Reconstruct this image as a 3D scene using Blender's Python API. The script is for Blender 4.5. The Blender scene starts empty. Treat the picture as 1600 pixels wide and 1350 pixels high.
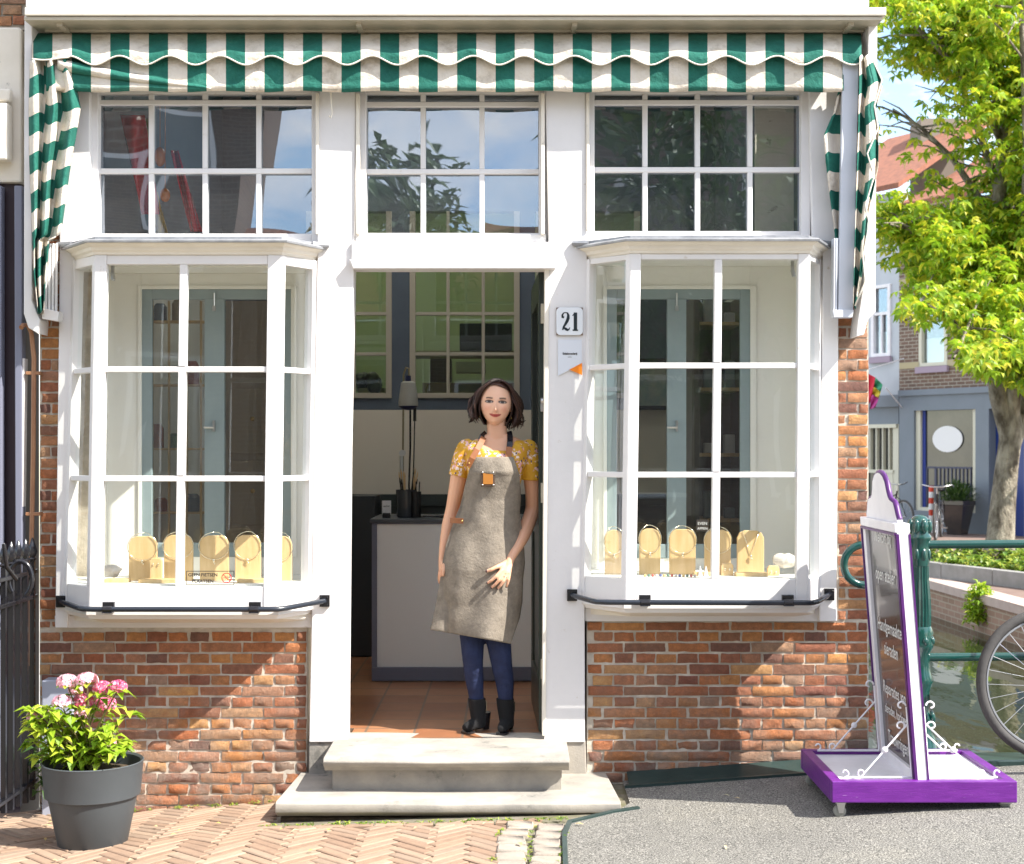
import bpy, bmesh, math, random
from mathutils import Vector, Matrix, noise
R = math.radians
random.seed(7)
sc = bpy.context.scene
col = sc.collection
# ---------------------------------------------------------------- measures
D, F, HZ, ZC = 7.0, 2275.0, 700.0, 1.72      # camera stands 7 m before the shop front
def P(px, py, y):
    d = D + y
    return Vector(((px-800)/F*d, y, ZC-(py-HZ)/F*d))
def X(px, y=0.0): return (px-800)/F*(D+y)
def Z(py, y=0.0): return ZC-(py-HZ)/F*(D+y)
def lerp(a, b, t): return a+(b-a)*t
def interp(tab, x):
    if x <= tab[0][0]: return tab[0][1]
    for (a, b), (c, d) in zip(tab, tab[1:]):
        if x <= c: return b+(d-b)*(x-a)/(c-a)
    return tab[-1][1]
def ground(x, y):
    z0 = interp([(-12, -.05), (-1.8, -.02), (-1.15, .02), (.55, .12), (1.7, .2), (2.5, .24), (12, .3)], x)
    t = interp([(-1.1, .085), (.6, 0.0)], x)
    return z0 + min(1.0, max(0, -y))*t
# ---------------------------------------------------------------- mesh builder
class MB:
    def __init__(s): s.v=[]; s.f=[]; s.sv=[]; s.use=False
    def add(s, vs, fs, sv=None):
        n=len(s.v); s.v += [tuple(v) for v in vs]; s.f += [tuple(i+n for i in f) for f in fs]
        if sv is None: s.sv += [0.0]*len(vs)
        else: s.sv += list(sv); s.use=True
        return s
    def slab(s, pts, vec):
        n=len(pts); vec=Vector(vec); pts=[Vector(p) for p in pts]
        vs=pts+[p+vec for p in pts]
        fs=[tuple(range(n-1,-1,-1)), tuple(range(n,2*n))]+[(i,(i+1)%n,n+(i+1)%n,n+i) for i in range(n)]
        return s.add(vs, fs)
    def box(s, x0,x1,y0,y1,z0,z1):
        return s.slab([(x0,y0,z0),(x1,y0,z0),(x1,y0,z1),(x0,y0,z1)], (0,y1-y0,0))
    def pb(s, x0,y0,x1,y1, d0,d1):              # rectangle measured on the plane y=d0, running back to d1
        return s.box(X(x0,d0),X(x1,d0),d0,d1,Z(y1,d0),Z(y0,d0))
    def pp(s, pts, d0, d1):                     # polygon measured on the plane y=d0
        return s.slab([P(a,b,d0) for a,b in pts], (0,d1-d0,0))
    def tube(s, path, r, n=8, cap=True, flat=1.0):
        path=[Vector(p) for p in path]; m=len(path)
        rr=r if isinstance(r,(list,tuple)) else [r]*m
        vs=[]; prev=None
        for i,p in enumerate(path):
            t=(path[min(i+1,m-1)]-path[max(i-1,0)])
            if t.length<1e-9: t=Vector((0,0,1))
            t.normalize()
            if prev is None:
                a=Vector((0,0,1)) if abs(t.z)<.9 else Vector((1,0,0))
                u=t.cross(a).normalized()
            else:
                u=(prev-t*prev.dot(t))
                u=u.normalized() if u.length>1e-6 else t.orthogonal().normalized()
            prev=u; w=t.cross(u)
            for k in range(n):
                a=2*math.pi*k/n
                vs.append(p+(u*math.cos(a)+w*math.sin(a)*flat)*rr[i])
        fs=[]
        for i in range(m-1):
            for k in range(n):
                fs.append((i*n+k,i*n+(k+1)%n,(i+1)*n+(k+1)%n,(i+1)*n+k))
        if cap: fs += [tuple(range(n-1,-1,-1)), tuple((m-1)*n+k for k in range(n))]
        return s.add(vs,fs)
    def lathe(s, c, prof, n=24, axis='z', flute=0):   # prof: (radius, height)
        c=Vector(c); vs=[]
        for r,h in prof:
            for k in range(n):
                a=2*math.pi*k/n
                q=r*(1-(flute*(k%2) if flute else 0))
                if axis=='z': vs.append(c+Vector((q*math.cos(a),q*math.sin(a),h)))
                elif axis=='y': vs.append(c+Vector((q*math.cos(a),h,q*math.sin(a))))
                else: vs.append(c+Vector((h,q*math.cos(a),q*math.sin(a))))
        m=len(prof); fs=[]
        for i in range(m-1):
            for k in range(n): fs.append((i*n+k,i*n+(k+1)%n,(i+1)*n+(k+1)%n,(i+1)*n+k))
        if prof[0][0]>1e-4: fs.append(tuple(range(n-1,-1,-1)))
        if prof[-1][0]>1e-4: fs.append(tuple((m-1)*n+k for k in range(n)))
        return s.add(vs,fs)
    def ball(s, c, r, n=10, m=7):
        rx,ry,rz = r if isinstance(r,(tuple,list)) else (r,r,r)
        c=Vector(c); vs=[c+Vector((0,0,-rz))]; fs=[]
        for i in range(1,m):
            b=-math.pi/2+math.pi*i/m
            for k in range(n):
                a=2*math.pi*k/n
                vs.append(c+Vector((rx*math.cos(a)*math.cos(b),ry*math.sin(a)*math.cos(b),rz*math.sin(b))))
        vs.append(c+Vector((0,0,rz)))
        for k in range(n): fs.append((0,1+(k+1)%n,1+k))
        for i in range(m-2):
            for k in range(n): fs.append((1+i*n+k,1+i*n+(k+1)%n,1+(i+1)*n+(k+1)%n,1+(i+1)*n+k))
        t=len(vs)-1; o=1+(m-2)*n
        for k in range(n): fs.append((t,o+k,o+(k+1)%n))
        return s.add(vs,fs)
    def grid(s, fn, nu, nv, svf=None, close=False):
        vs=[];sv=[]
        for j in range(nv+1):
            for i in range(nu+(0 if close else 1)):
                u,v=i/nu,j/nv; vs.append(fn(u,v)); sv.append(svf(u,v) if svf else 0.0)
        w=nu if close else nu+1; fs=[]
        for j in range(nv):
            for i in range(nu):
                a=j*w+i; b=j*w+(i+1)%w
                fs.append((a,b,b+w,a+w))
        return s.add(vs,fs,sv if svf else None)
    def loft(s, rings):                         # list of equal-length vertex rings, capped
        n=len(rings[0]); vs=[p for r in rings for p in r]; fs=[]
        for i in range(len(rings)-1):
            for k in range(n): fs.append((i*n+k,i*n+(k+1)%n,(i+1)*n+(k+1)%n,(i+1)*n+k))
        fs += [tuple(range(n-1,-1,-1)), tuple((len(rings)-1)*n+k for k in range(n))]
        return s.add(vs,fs)
    def sweep(s, path, prof, z=0):              # plan path [(x,y)], profile [(outward, z)], mitred, outward = right of travel
        n=len(path); rings=[]
        for i,p in enumerate(path):
            p=Vector((p[0],p[1]))
            d0=(p-Vector(path[i-1][:2])).normalized() if i>0 else None
            d1=(Vector(path[i+1][:2])-p).normalized() if i<n-1 else None
            if d0 is None: nn=Vector((d1.y,-d1.x)); k=1
            elif d1 is None: nn=Vector((d0.y,-d0.x)); k=1
            else:
                a=Vector((d0.y,-d0.x)); b=Vector((d1.y,-d1.x)); nn=(a+b).normalized(); k=1/max(.3,nn.dot(a))
            rings.append([Vector((p.x+nn.x*o*k,p.y+nn.y*o*k,z+h)) for o,h in prof])
        return s.loft(rings)
    def build(s, name, m, parent=None, bevel=0, smooth=None, solid=0, subsurf=0):
        me=bpy.data.meshes.new(name); me.from_pydata(s.v,[],s.f)
        if s.use:
            at=me.attributes.new('sv','FLOAT','POINT'); at.data.foreach_set('value',s.sv)
        bm=bmesh.new(); bm.from_mesh(me); bmesh.ops.recalc_face_normals(bm,faces=bm.faces); bm.to_mesh(me); bm.free()
        o=bpy.data.objects.new(name,me); col.objects.link(o)
        if m: me.materials.append(m)
        if parent: o.parent=parent; o.matrix_parent_inverse=parent_inv(parent)
        if solid:
            q=o.modifiers.new('s','SOLIDIFY'); q.thickness=solid; q.offset=0
        if bevel:
            q=o.modifiers.new('b','BEVEL'); q.width=bevel; q.segments=2; q.limit_method='ANGLE'; q.angle_limit=R(40)
        if subsurf:
            q=o.modifiers.new('u','SUBSURF'); q.levels=subsurf; q.render_levels=subsurf
        if smooth is not None:
            me.polygons.foreach_set('use_smooth',[True]*len(me.polygons))
            if smooth<180:
                bm=bmesh.new(); bm.from_mesh(me)
                for e in bm.edges:
                    if len(e.link_faces)==2 and e.calc_face_angle(0)>R(smooth): e.smooth=False
                bm.to_mesh(me); bm.free()
        return o
def world_of(o):
    m=Matrix.Translation(o.location) @ o.rotation_euler.to_matrix().to_4x4()
    return m if o.parent is None else world_of(o.parent) @ o.matrix_parent_inverse @ m
def parent_inv(p): return world_of(p).inverted()
def tag(o,label=None,cat=None,group=None,kind=None):
    if label: o['label']=label
    if cat: o['category']=cat
    if group: o['group']=group
    if kind: o['kind']=kind
    return o
def thing(name, label, cat, loc=(0,0,0), group=None):
    o=bpy.data.objects.new(name,None); col.objects.link(o); o.location=loc; o.empty_display_size=.1
    return tag(o,label,cat,group)
def copy_tree(o, parent=None):
    c=o.copy(); col.objects.link(c)
    if parent: c.parent=parent
    for ch in list(o.children): copy_tree(ch,c)
    return c
def text_mb(mb, body, size, origin, right, up, bold=0.0, align='CENTER', shear=0, depth=.001, xs=1.0):
    cu=bpy.data.curves.new('t','FONT'); cu.body=body; cu.size=size; cu.align_x=align; cu.offset=bold; cu.shear=shear
    cu.resolution_u=3
    ob=bpy.data.objects.new('t',cu); col.objects.link(ob)
    bpy.context.view_layer.update()
    me=bpy.data.meshes.new_from_object(ob)
    right=Vector(right); up=Vector(up); nn=right.cross(up)
    mb.add([Vector(origin)+right*v.co.x*xs+up*v.co.y+nn*depth for v in me.vertices],[tuple(p.vertices) for p in me.polygons])
    bpy.data.objects.remove(ob); bpy.data.curves.remove(cu); bpy.data.meshes.remove(me)
# ---------------------------------------------------------------- materials
def nodes(name):
    m=bpy.data.materials.new(name); m.use_nodes=True; nt=m.node_tree
    b=nt.nodes['Principled BSDF']; return m,nt,b
def N(nt,t,**k):
    n=nt.nodes.new(t)
    for a,v in k.items():
        if a in n.inputs: n.inputs[a].default_value=v
        else: setattr(n,a,v)
    return n
def ramp(nt, src, stops, interp='LINEAR'):
    r=nt.nodes.new('ShaderNodeValToRGB'); r.color_ramp.interpolation=interp
    e=r.color_ramp.elements
    while len(e)<len(stops): e.new(.5)
    for i,(p,c) in enumerate(stops): e[i].position=p; e[i].color=(*c,1) if len(c)==3 else c
    nt.links.new(src,r.inputs[0]); return r.outputs[0]
def mixc(nt, f, a, b, mode='MIX'):
    n=nt.nodes.new('ShaderNodeMix'); n.data_type='RGBA'; n.blend_type=mode
    for s,i in ((f,0),(a,6),(b,7)):
        if isinstance(s,(int,float)): n.inputs[i].default_value=s
        elif isinstance(s,tuple): n.inputs[i].default_value=(*s,1)
        else: nt.links.new(s,n.inputs[i])
    return n.outputs[2]
def coords(nt, scale=(1,1,1), kind='Object'):
    t=nt.nodes.new('ShaderNodeTexCoord'); mp=nt.nodes.new('ShaderNodeMapping'); mp.inputs['Scale'].default_value=scale
    nt.links.new(t.outputs[kind],mp.inputs[0]); return mp.outputs[0]
def noise_t(nt, vec, scale, detail=4, rough=.6):
    n=N(nt,'ShaderNodeTexNoise'); n.inputs['Scale'].default_value=scale; n.inputs['Detail'].default_value=detail
    n.inputs['Roughness'].default_value=rough; nt.links.new(vec,n.inputs['Vector']); return n.outputs['Fac']
def bump(nt, b, h, strength=.3, dist=.003):
    n=N(nt,'ShaderNodeBump'); n.inputs['Strength'].default_value=strength; n.inputs['Distance'].default_value=dist
    nt.links.new(h,n.inputs['Height']); nt.links.new(n.outputs[0],b.inputs['Normal'])
def mat(name,c,rough=.5,c2=None,sc_=6,metal=0,bs=0,bst=.3,bd=.003,stretch=(1,1,1),dirt=None,dsc=3,dthr=.62,coat=0,trans=0):
    m,nt,b=nodes(name); v=coords(nt,stretch)
    b.inputs['Base Color'].default_value=(*c,1); b.inputs['Roughness'].default_value=rough; b.inputs['Metallic'].default_value=metal
    out=None
    if c2: out=ramp(nt,noise_t(nt,v,sc_),[(.35,c),(.65,c2)])
    if dirt:
        f=ramp(nt,noise_t(nt,v,dsc,8,.7),[(dthr,(0,0,0)),(min(1,dthr+.08),(1,1,1))])
        out=mixc(nt,f,out if out else c,dirt)
    if out: nt.links.new(out,b.inputs['Base Color'])
    if bs: bump(nt,b,noise_t(nt,v,bs,5,.65),bst,bd)
    if coat: b.inputs['Coat Weight'].default_value=coat
    if trans:
        b.inputs['Transmission Weight'].default_value=trans
    return m
def glass_mat(name, base=.08, tint=(1,1,1), wav=1.2, st=.25, wd=.006, dust_veil=0.0):
    m,nt,b=nodes(name); nt.nodes.remove(b); out=nt.nodes['Material Output']
    lw=N(nt,'ShaderNodeLayerWeight'); lw.inputs['Blend'].default_value=.5
    pw=N(nt,'ShaderNodeMath',operation='POWER'); nt.links.new(lw.outputs['Facing'],pw.inputs[0]); pw.inputs[1].default_value=5
    ma=N(nt,'ShaderNodeMath',operation='MULTIPLY_ADD'); nt.links.new(pw.outputs[0],ma.inputs[0]); ma.inputs[1].default_value=1-base; ma.inputs[2].default_value=base
    tr=N(nt,'ShaderNodeBsdfTransparent'); tr.inputs[0].default_value=(*tint,1)
    gl=N(nt,'ShaderNodeBsdfGlossy'); gl.inputs['Roughness'].default_value=0.0; gl.inputs['Color'].default_value=(.80,.88,1,1)
    v=coords(nt,(1,1,1)); bp=N(nt,'ShaderNodeBump'); bp.inputs['Strength'].default_value=st; bp.inputs['Distance'].default_value=wd
    nt.links.new(noise_t(nt,v,wav,1,.4),bp.inputs['Height']); nt.links.new(bp.outputs[0],gl.inputs['Normal'])
    mx=N(nt,'ShaderNodeMixShader'); nt.links.new(ma.outputs[0],mx.inputs[0]); nt.links.new(tr.outputs[0],mx.inputs[1]); nt.links.new(gl.outputs[0],mx.inputs[2])
    res=mx.outputs[0]
    if dust_veil:
        df=N(nt,'ShaderNodeBsdfDiffuse'); df.inputs[0].default_value=(.7,.72,.72,1)
        f=ramp(nt,noise_t(nt,v,220,3,.8),[(.55,(dust_veil*.25,)*3),(.72,(min(1,dust_veil*3),)*3)])
        m2=N(nt,'ShaderNodeMixShader'); nt.links.new(f,m2.inputs[0]); nt.links.new(res,m2.inputs[1]); nt.links.new(df.outputs[0],m2.inputs[2]); res=m2.outputs[0]
    nt.links.new(res,out.inputs[0]); return m
M={}
M['white']=mat('white_paint',(.75,.73,.72),.45,(.69,.675,.665),3,bs=7,bst=.35,bd=.008,dirt=(.55,.50,.43),dsc=18,dthr=.645)
M['cream']=mat('cream_paint',(.78,.73,.64),.5,(.70,.65,.56),4,bs=40,bst=.2,dirt=(.3,.27,.22),dsc=12,dthr=.66)
M['inner_white']=mat('interior_white',(.82,.81,.76),.6,(.78,.77,.72),2)
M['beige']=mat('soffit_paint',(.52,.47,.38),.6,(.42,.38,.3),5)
M['lead']=mat('lead_sheet',(.25,.26,.28),.5,(.36,.37,.39),14,metal=.4,bs=30,bst=.6,bd=.004)
M['black']=mat('black_iron',(.012,.012,.015),.22,bs=50,bst=.25,bd=.002,dirt=(.4,.4,.4),dsc=60,dthr=.74)
M['rail']=mat('dark_rail_paint',(.02,.025,.035),.25)
M['stone']=mat('step_stone',(.38,.345,.295),.8,(.25,.235,.21),5.5,bs=90,bst=.6,bd=.003,dirt=(.15,.145,.13),dsc=6,dthr=.60)
M['mortar']=mat('lime_mortar',(.62,.56,.47),.95,(.44,.39,.32),14,bs=80,bst=.8,bd=.004)
M['mortar2']=mat('joint_sand',(.20,.175,.14),.95,(.12,.115,.06),9,bs=80,bst=.8,bd=.004)
M['bluegrey']=mat('blue_grey_paint',(.27,.335,.35),.45,(.235,.295,.31),4)
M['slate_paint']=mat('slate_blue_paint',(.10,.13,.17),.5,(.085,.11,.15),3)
M['greendark']=mat('door_green',(.018,.028,.022),.35)
M['postgreen']=mat('post_green_gloss',(.004,.042,.036),.2,(.006,.055,.045),8,bs=40,bst=.25,dirt=(.45,.5,.45),dsc=16,dthr=.70,coat=.4)
M['steelgreen']=mat('green_steel',(.022,.045,.043),.35,(.035,.062,.058),5,metal=.2,bs=30,bst=.3)
M['purple']=mat('purple_paint',(.105,.010,.185),.35,(.14,.018,.23),9,bs=25,bst=.5,stretch=(1,1,6),dirt=(.5,.38,.52),dsc=16,dthr=.64)
M['signwhite']=mat('sign_white',(.80,.78,.80),.45,(.72,.70,.73),8,bs=50,bst=.2)
M['chalk']=mat('chalkboard',(.035,.03,.03),.25,(.05,.04,.035),4,coat=.3)
M['steel']=mat('steel',(.55,.55,.55),.3,metal=1)
M['brass']=mat('brass',(.55,.38,.14),.35,metal=1)
M['gold']=mat('silver_gold',(.85,.78,.6),.2,metal=1)
M['pot']=mat('grey_pot_plastic',(.055,.064,.070),.5,(.063,.072,.079),4,bs=50,bst=.1,dirt=(.25,.25,.24),dsc=30,dthr=.75)
M['soil']=mat('soil',(.05,.035,.02),.95,(.09,.06,.035),30,bs=60,bst=1,bd=.01)
M['wood']=mat('pale_display_wood',(.62,.42,.19),.55,(.70,.50,.26),5,stretch=(8,8,1),bs=30,bst=.1)
M['glass']=glass_mat('window_glass',.075,(.96,.98,.96),1.4,.35,.012,dust_veil=.013)  # dust specks also serve as a pale haze painted over the bay panes
M['glass_up']=glass_mat('old_transom_glass',.24,(.80,.84,.83),1.3,.4,.02,dust_veil=.05)
M['glass_bg']=mat('far_glass',(.05,.055,.055),.05,(.09,.09,.08),1.5); M['glass_bg'].node_tree.nodes['Principled BSDF'].inputs['IOR'].default_value=1.65
M['glass_far']=glass_mat('far_clear_glass',.22,(.85,.87,.85),.8,.3,.02)
M['lamp']=mat('motor_grey',(.42,.42,.38),.4)
M['navy']=mat('navy_plastic',(.015,.02,.07),.35)
M['cardw']=mat('white_card',(.75,.75,.75),.6)
M['paleblue']=mat('pale_blue_plaster',(.47,.50,.54),.6,(.43,.46,.50),3)
M['shopblue']=mat('shop_blue_paint',(.155,.185,.225),.5,(.14,.17,.205),2)
M['bg_frame']=mat('far_window_cream',(.58,.56,.45),.5)
M['bark']=mat('bark',(.08,.062,.042),.95,(.36,.32,.25),7,bs=22,bst=1,bd=.06,stretch=(1,1,.45))
def tile_mat():
    m,nt,b=nodes('terracotta_floor'); v=coords(nt); br=N(nt,'ShaderNodeTexBrick'); br.offset=0; nt.links.new(v,br.inputs['Vector']); br.inputs['Scale'].default_value=1; br.inputs['Brick Width'].default_value=.24; br.inputs['Row Height'].default_value=.24; br.inputs['Mortar Size'].default_value=.006
    br.inputs['Color1'].default_value=(.27,.11,.05,1); br.inputs['Color2'].default_value=(.38,.18,.09,1); br.inputs['Mortar'].default_value=(.16,.12,.09,1)
    c=mixc(nt,.5,br.outputs['Color'],ramp(nt,noise_t(nt,v,7,6,.7),[(.3,(.35,.35,.35)),(.7,(.65,.65,.65))]),'OVERLAY'); nt.links.new(c,b.inputs['Base Color']); b.inputs['Roughness'].default_value=.35; bump(nt,b,br.outputs['Fac'],-.4,.003); return m
M['tile']=tile_mat()
M['redtile']=mat('roof_tile',(.30,.12,.07),.85,(.20,.085,.055),9,bs=20,bst=.5)
M['kerb']=mat('kerb_concrete',(.22,.215,.20),.9,(.28,.27,.26),6,bs=60,bst=.4)
M['hose']=mat('brown_pipe',(.32,.16,.08),.45,(.26,.12,.06),8)
M['mauve']=mat('mauve_dark_paint',(.045,.03,.038),.4,(.05,.035,.045),3)
M['greyblue']=mat('grey_blue_paint',(.17,.18,.24),.5)
def brick_mat():
    m,nt,b=nodes('old_brick'); v=coords(nt)
    g=N(nt,'ShaderNodeNewGeometry'); r=g.outputs['Random Per Island']
    c=ramp(nt,r,[(0,(.40,.125,.055)),(.12,(.52,.20,.075)),(.24,(.25,.09,.06)),(.36,(.60,.27,.09)),(.48,(.38,.14,.075)),(.58,(.52,.25,.12)),(.68,(.19,.09,.07)),(.78,(.48,.19,.09)),(.88,(.40,.25,.17)),(1,(.62,.32,.12))])
    c=mixc(nt,.7,c,ramp(nt,noise_t(nt,v,30,8,.8),[(.32,(.30,.29,.29)),(.5,(.5,.5,.5)),(.68,(.82,.76,.70))]),'OVERLAY')
    sep=N(nt,'ShaderNodeSeparateXYZ'); nt.links.new(v,sep.inputs[0])
    zf=ramp(nt,sep.outputs['Z'],[(.05,(1,1,1)),(.70,(.08,.08,.08))])
    nf=ramp(nt,noise_t(nt,v,5,6,.7),[(.42,(0,0,0)),(.58,(1,1,1))])
    f=mixc(nt,1.0,zf,nf,'MULTIPLY')
    c=mixc(nt,f,c,mixc(nt,.70,c,(.33,.27,.22)))
    sp=ramp(nt,noise_t(nt,v,45,6,.85),[(.64,(0,0,0)),(.74,(.6,.6,.6))])
    c=mixc(nt,sp,c,(.55,.48,.40))
    nt.links.new(c,b.inputs['Base Color']); b.inputs['Roughness'].default_value=.85
    bump(nt,b,noise_t(nt,v,48,8,.8),1.0,.022); return m
M['brick']=brick_mat()
def paver_mat():
    m,nt,b=nodes('clay_pavers'); v=coords(nt)
    g=N(nt,'ShaderNodeNewGeometry'); r=g.outputs['Random Per Island']
    c=ramp(nt,r,[(0,(.28,.19,.13)),(.3,(.235,.155,.105)),(.55,(.31,.215,.15)),(.8,(.25,.18,.13)),(1,(.33,.24,.17))])
    c=mixc(nt,.5,c,ramp(nt,noise_t(nt,v,18,6,.7),[(.3,(.4,.4,.4)),(.7,(.66,.64,.62))]),'OVERLAY')
    nt.links.new(c,b.inputs['Base Color']); b.inputs['Roughness'].default_value=.85
    bump(nt,b,noise_t(nt,v,60,6,.75),.6,.004); return m
M['paver']=paver_mat()
M['cobble']=mat('grey_cobble',(.27,.24,.20),.85,(.35,.29,.24),7,bs=50,bst=.8,bd=.005)
def asphalt_mat():
    m,nt,b=nodes('asphalt_chips'); v=coords(nt)
    vo=N(nt,'ShaderNodeTexVoronoi'); vo.inputs['Scale'].default_value=190; nt.links.new(v,vo.inputs['Vector'])
    c=ramp(nt,noise_t(nt,v,140,3,.7),[(.34,(.03,.03,.027)),(.46,(.125,.12,.106)),(.58,(.25,.24,.215)),(.72,(.44,.42,.38))])
    c=mixc(nt,.7,c,ramp(nt,noise_t(nt,v,1.6,8,.7),[(.3,(.36,.36,.37)),(.55,(.5,.5,.5)),(.7,(.62,.61,.58))]),'OVERLAY')
    nt.links.new(c,b.inputs['Base Color']); b.inputs['Roughness'].default_value=.9
    bump(nt,b,vo.outputs['Distance'],.8,.004); return m
M['asphalt']=asphalt_mat()
def stripes_mat():
    m,nt,b=nodes('striped_awning_cloth')
    a=N(nt,'ShaderNodeAttribute'); a.attribute_name='sv'
    fr=N(nt,'ShaderNodeMath',operation='FRACT'); nt.links.new(a.outputs['Fac'],fr.inputs[0])
    gt=N(nt,'ShaderNodeMath',operation='LESS_THAN'); nt.links.new(fr.outputs[0],gt.inputs[0]); gt.inputs[1].default_value=.5
    v=coords(nt); w=noise_t(nt,v,9,6,.7)
    g=ramp(nt,w,[(.3,(.006,.105,.078)),(.6,(.012,.15,.110)),(.72,(.035,.20,.15))])
    wh=ramp(nt,w,[(.3,(.50,.43,.34)),(.48,(.74,.67,.57)),(.75,(.80,.74,.66))])
    c=mixc(nt,gt.outputs[0],wh,g); nt.links.new(c,b.inputs['Base Color']); b.inputs['Roughness'].default_value=.85
    bump(nt,b,noise_t(nt,v,9,5,.6),.7,.03)
    tl=N(nt,'ShaderNodeBsdfTranslucent'); nt.links.new(c,tl.inputs[0]); mx=N(nt,'ShaderNodeMixShader'); mx.inputs[0].default_value=.12
    nt.links.new(b.outputs[0],mx.inputs[1]); nt.links.new(tl.outputs[0],mx.inputs[2]); nt.links.new(mx.outputs[0],nt.nodes['Material Output'].inputs[0])
    return m
M['stripes']=stripes_mat()
def leaf_mat(name,c1,c2,c3,tr=.45):
    m,nt,b=nodes(name); g=N(nt,'ShaderNodeNewGeometry')
    c=ramp(nt,g.outputs['Random Per Island'],[(0,c1),(.6,c2),(.93,c3),(1,c3)])
    nt.links.new(c,b.inputs['Base Color']); b.inputs['Roughness'].default_value=.45
    tl=N(nt,'ShaderNodeBsdfTranslucent'); nt.links.new(c,tl.inputs[0]); mx=N(nt,'ShaderNodeMixShader'); mx.inputs[0].default_value=tr
    nt.links.new(b.outputs[0],mx.inputs[1]); nt.links.new(tl.outputs[0],mx.inputs[2]); nt.links.new(mx.outputs[0],nt.nodes['Material Output'].inputs[0])
    return m
M['leaf_tree']=leaf_mat('chestnut_leaf',(.15,.30,.014),(.34,.48,.025),(.58,.55,.04),.52)
M['leaf_pot']=leaf_mat('hydrangea_leaf',(.18,.33,.018),(.34,.49,.03),(.50,.58,.06),.45)
M['leaf_bed']=leaf_mat('bed_leaf',(.08,.17,.02),(.20,.30,.03),(.35,.38,.05),.3)
M['leaf_dark']=leaf_mat('dark_leaf',(.03,.07,.015),(.05,.11,.02),(.09,.15,.03),.2)
M['petal']=leaf_mat('hydrangea_petal',(.80,.30,.42),(.85,.55,.62),(.85,.75,.75),.3)
M['petal_red']=leaf_mat('hydrangea_petal_red',(.62,.05,.16),(.75,.18,.32),(.85,.6,.65),.3)
def bgbrick(name,c1,c2,mo,s=1.0):
    m,nt,b=nodes(name); t=nt.nodes.new('ShaderNodeAttribute'); t.attribute_name='uvw'
    v=N(nt,'ShaderNodeTexCoord'); mp=N(nt,'ShaderNodeMapping'); nt.links.new(v.outputs['UV'],mp.inputs[0])
    br=N(nt,'ShaderNodeTexBrick'); nt.links.new(mp.outputs[0],br.inputs['Vector'])
    br.inputs['Color1'].default_value=(*c1,1); br.inputs['Color2'].default_value=(*c2,1); br.inputs['Mortar'].default_value=(*mo,1)
    br.inputs['Scale'].default_value=s; br.inputs['Brick Width'].default_value=.22; br.inputs['Row Height'].default_value=.075; br.inputs['Mortar Size'].default_value=.008
    nt.links.new(br.outputs['Color'],b.inputs['Base Color']); b.inputs['Roughness'].default_value=.9; return m
M['bgbrick']=bgbrick('far_brown_brick',(.13,.085,.065),(.19,.12,.09),(.36,.33,.27))
M['bgbrick_red']=bgbrick('far_red_brick',(.24,.085,.06),(.17,.06,.05),(.34,.25,.2))
M['bgbrick_dark']=bgbrick('street_brick',(.10,.06,.045),(.14,.085,.06),(.2,.17,.14))
def uvplan(o, udir):                            # metric UVs: u along udir, v up
    me=o.data; uv=me.uv_layers.new(name='UVMap')
    for l in me.loops:
        c=me.vertices[l.vertex_index].co; uv.data[l.index].uv=(c.x*udir[0]+c.y*udir[1], c.z)
    return o
# ================================================================ the ground
def in_asphalt(x,y): return x > interp([(-7,.05),(-.98,.215),(-.78,.245),(-.6,.45),(-.5,.5),(0,.5)],y)
def ground_sheet(name, m, x0,x1,y0,y1, off, step=.25, keep=None):
    b=MB(); nx=int((x1-x0)/step); ny=int((y1-y0)/step)
    b.grid(lambda u,v:(lerp(x0,x1,u),lerp(y0,y1,v),ground(lerp(x0,x1,u),lerp(y0,y1,v))+off),nx,ny)
    return tag(b.build(name,m,smooth=180),kind='structure')
ground_sheet('ground',M['mortar2'],-12,12,-22,-.002,-.012,.25)
# asphalt deck of the bridge ramp: one sheet with a shaped left edge
b=MB()
ys=[-22,-18,-14,-10,-7,-5,-3.5,-2.5,-2,-1.6,-1.3,-1.1,-.98,-.88,-.78,-.7,-.6,-.45,-.3,-.15,-.012]
edge=lambda y: interp([(-7,.05),(-.98,.215),(-.78,.245),(-.60,.46),(-.5,.53),(0,.53)],y)
vs=[];nx=40
for y in ys:
    for i in range(nx+1):
        x=lerp(edge(y),12,(i/nx)**1.6); vs.append((x,y,ground(x,y)+.004))
fs=[(j*(nx+1)+i,j*(nx+1)+i+1,(j+1)*(nx+1)+i+1,(j+1)*(nx+1)+i) for j in range(len(ys)-1) for i in range(nx)]
b.add(vs,fs); tag(b.build('asphalt_road',M['asphalt'],smooth=180),kind='structure')
# herringbone clay pavers
rp=random.Random(3); b=MB(); W_=.0525; n_=4
def paver(b,cx,cy,ang,L,Wd,h=.0,jit=.0025,tilt=.010):
    ca,sa=math.cos(ang),math.sin(ang); tx,ty=rp.uniform(-tilt,tilt),rp.uniform(-tilt,tilt); dz=rp.uniform(-.0015,.0015)
    top=[];bot=[];mid=[]
    for (u,v) in ((-1,-1),(1,-1),(1,1),(-1,1)):
        lx,ly=u*(L/2-.0035)+rp.uniform(-jit,jit),v*(Wd/2-.003)+rp.uniform(-jit,jit)*.5
        x,y=cx+lx*ca-ly*sa,cy+lx*sa+ly*ca; g=ground(x,y)+h+dz+lx*tx+ly*ty
        mid.append((x,y,g-.003)); bot.append((x,y,g-.03))
        k=1-.006/L*2; k2=1-.006/Wd*2
        x,y=cx+lx*k*ca-ly*k2*sa,cy+lx*k*sa+ly*k2*ca; top.append((x,y,g+.0005))
    fs=[(8,9,10,11)]+[(i,(i+1)%4,4+(i+1)%4,4+i) for i in range(4)]+[(4+i,4+(i+1)%4,8+(i+1)%4,8+i) for i in range(4)]
    b.add(bot+mid+top,fs)
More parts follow.
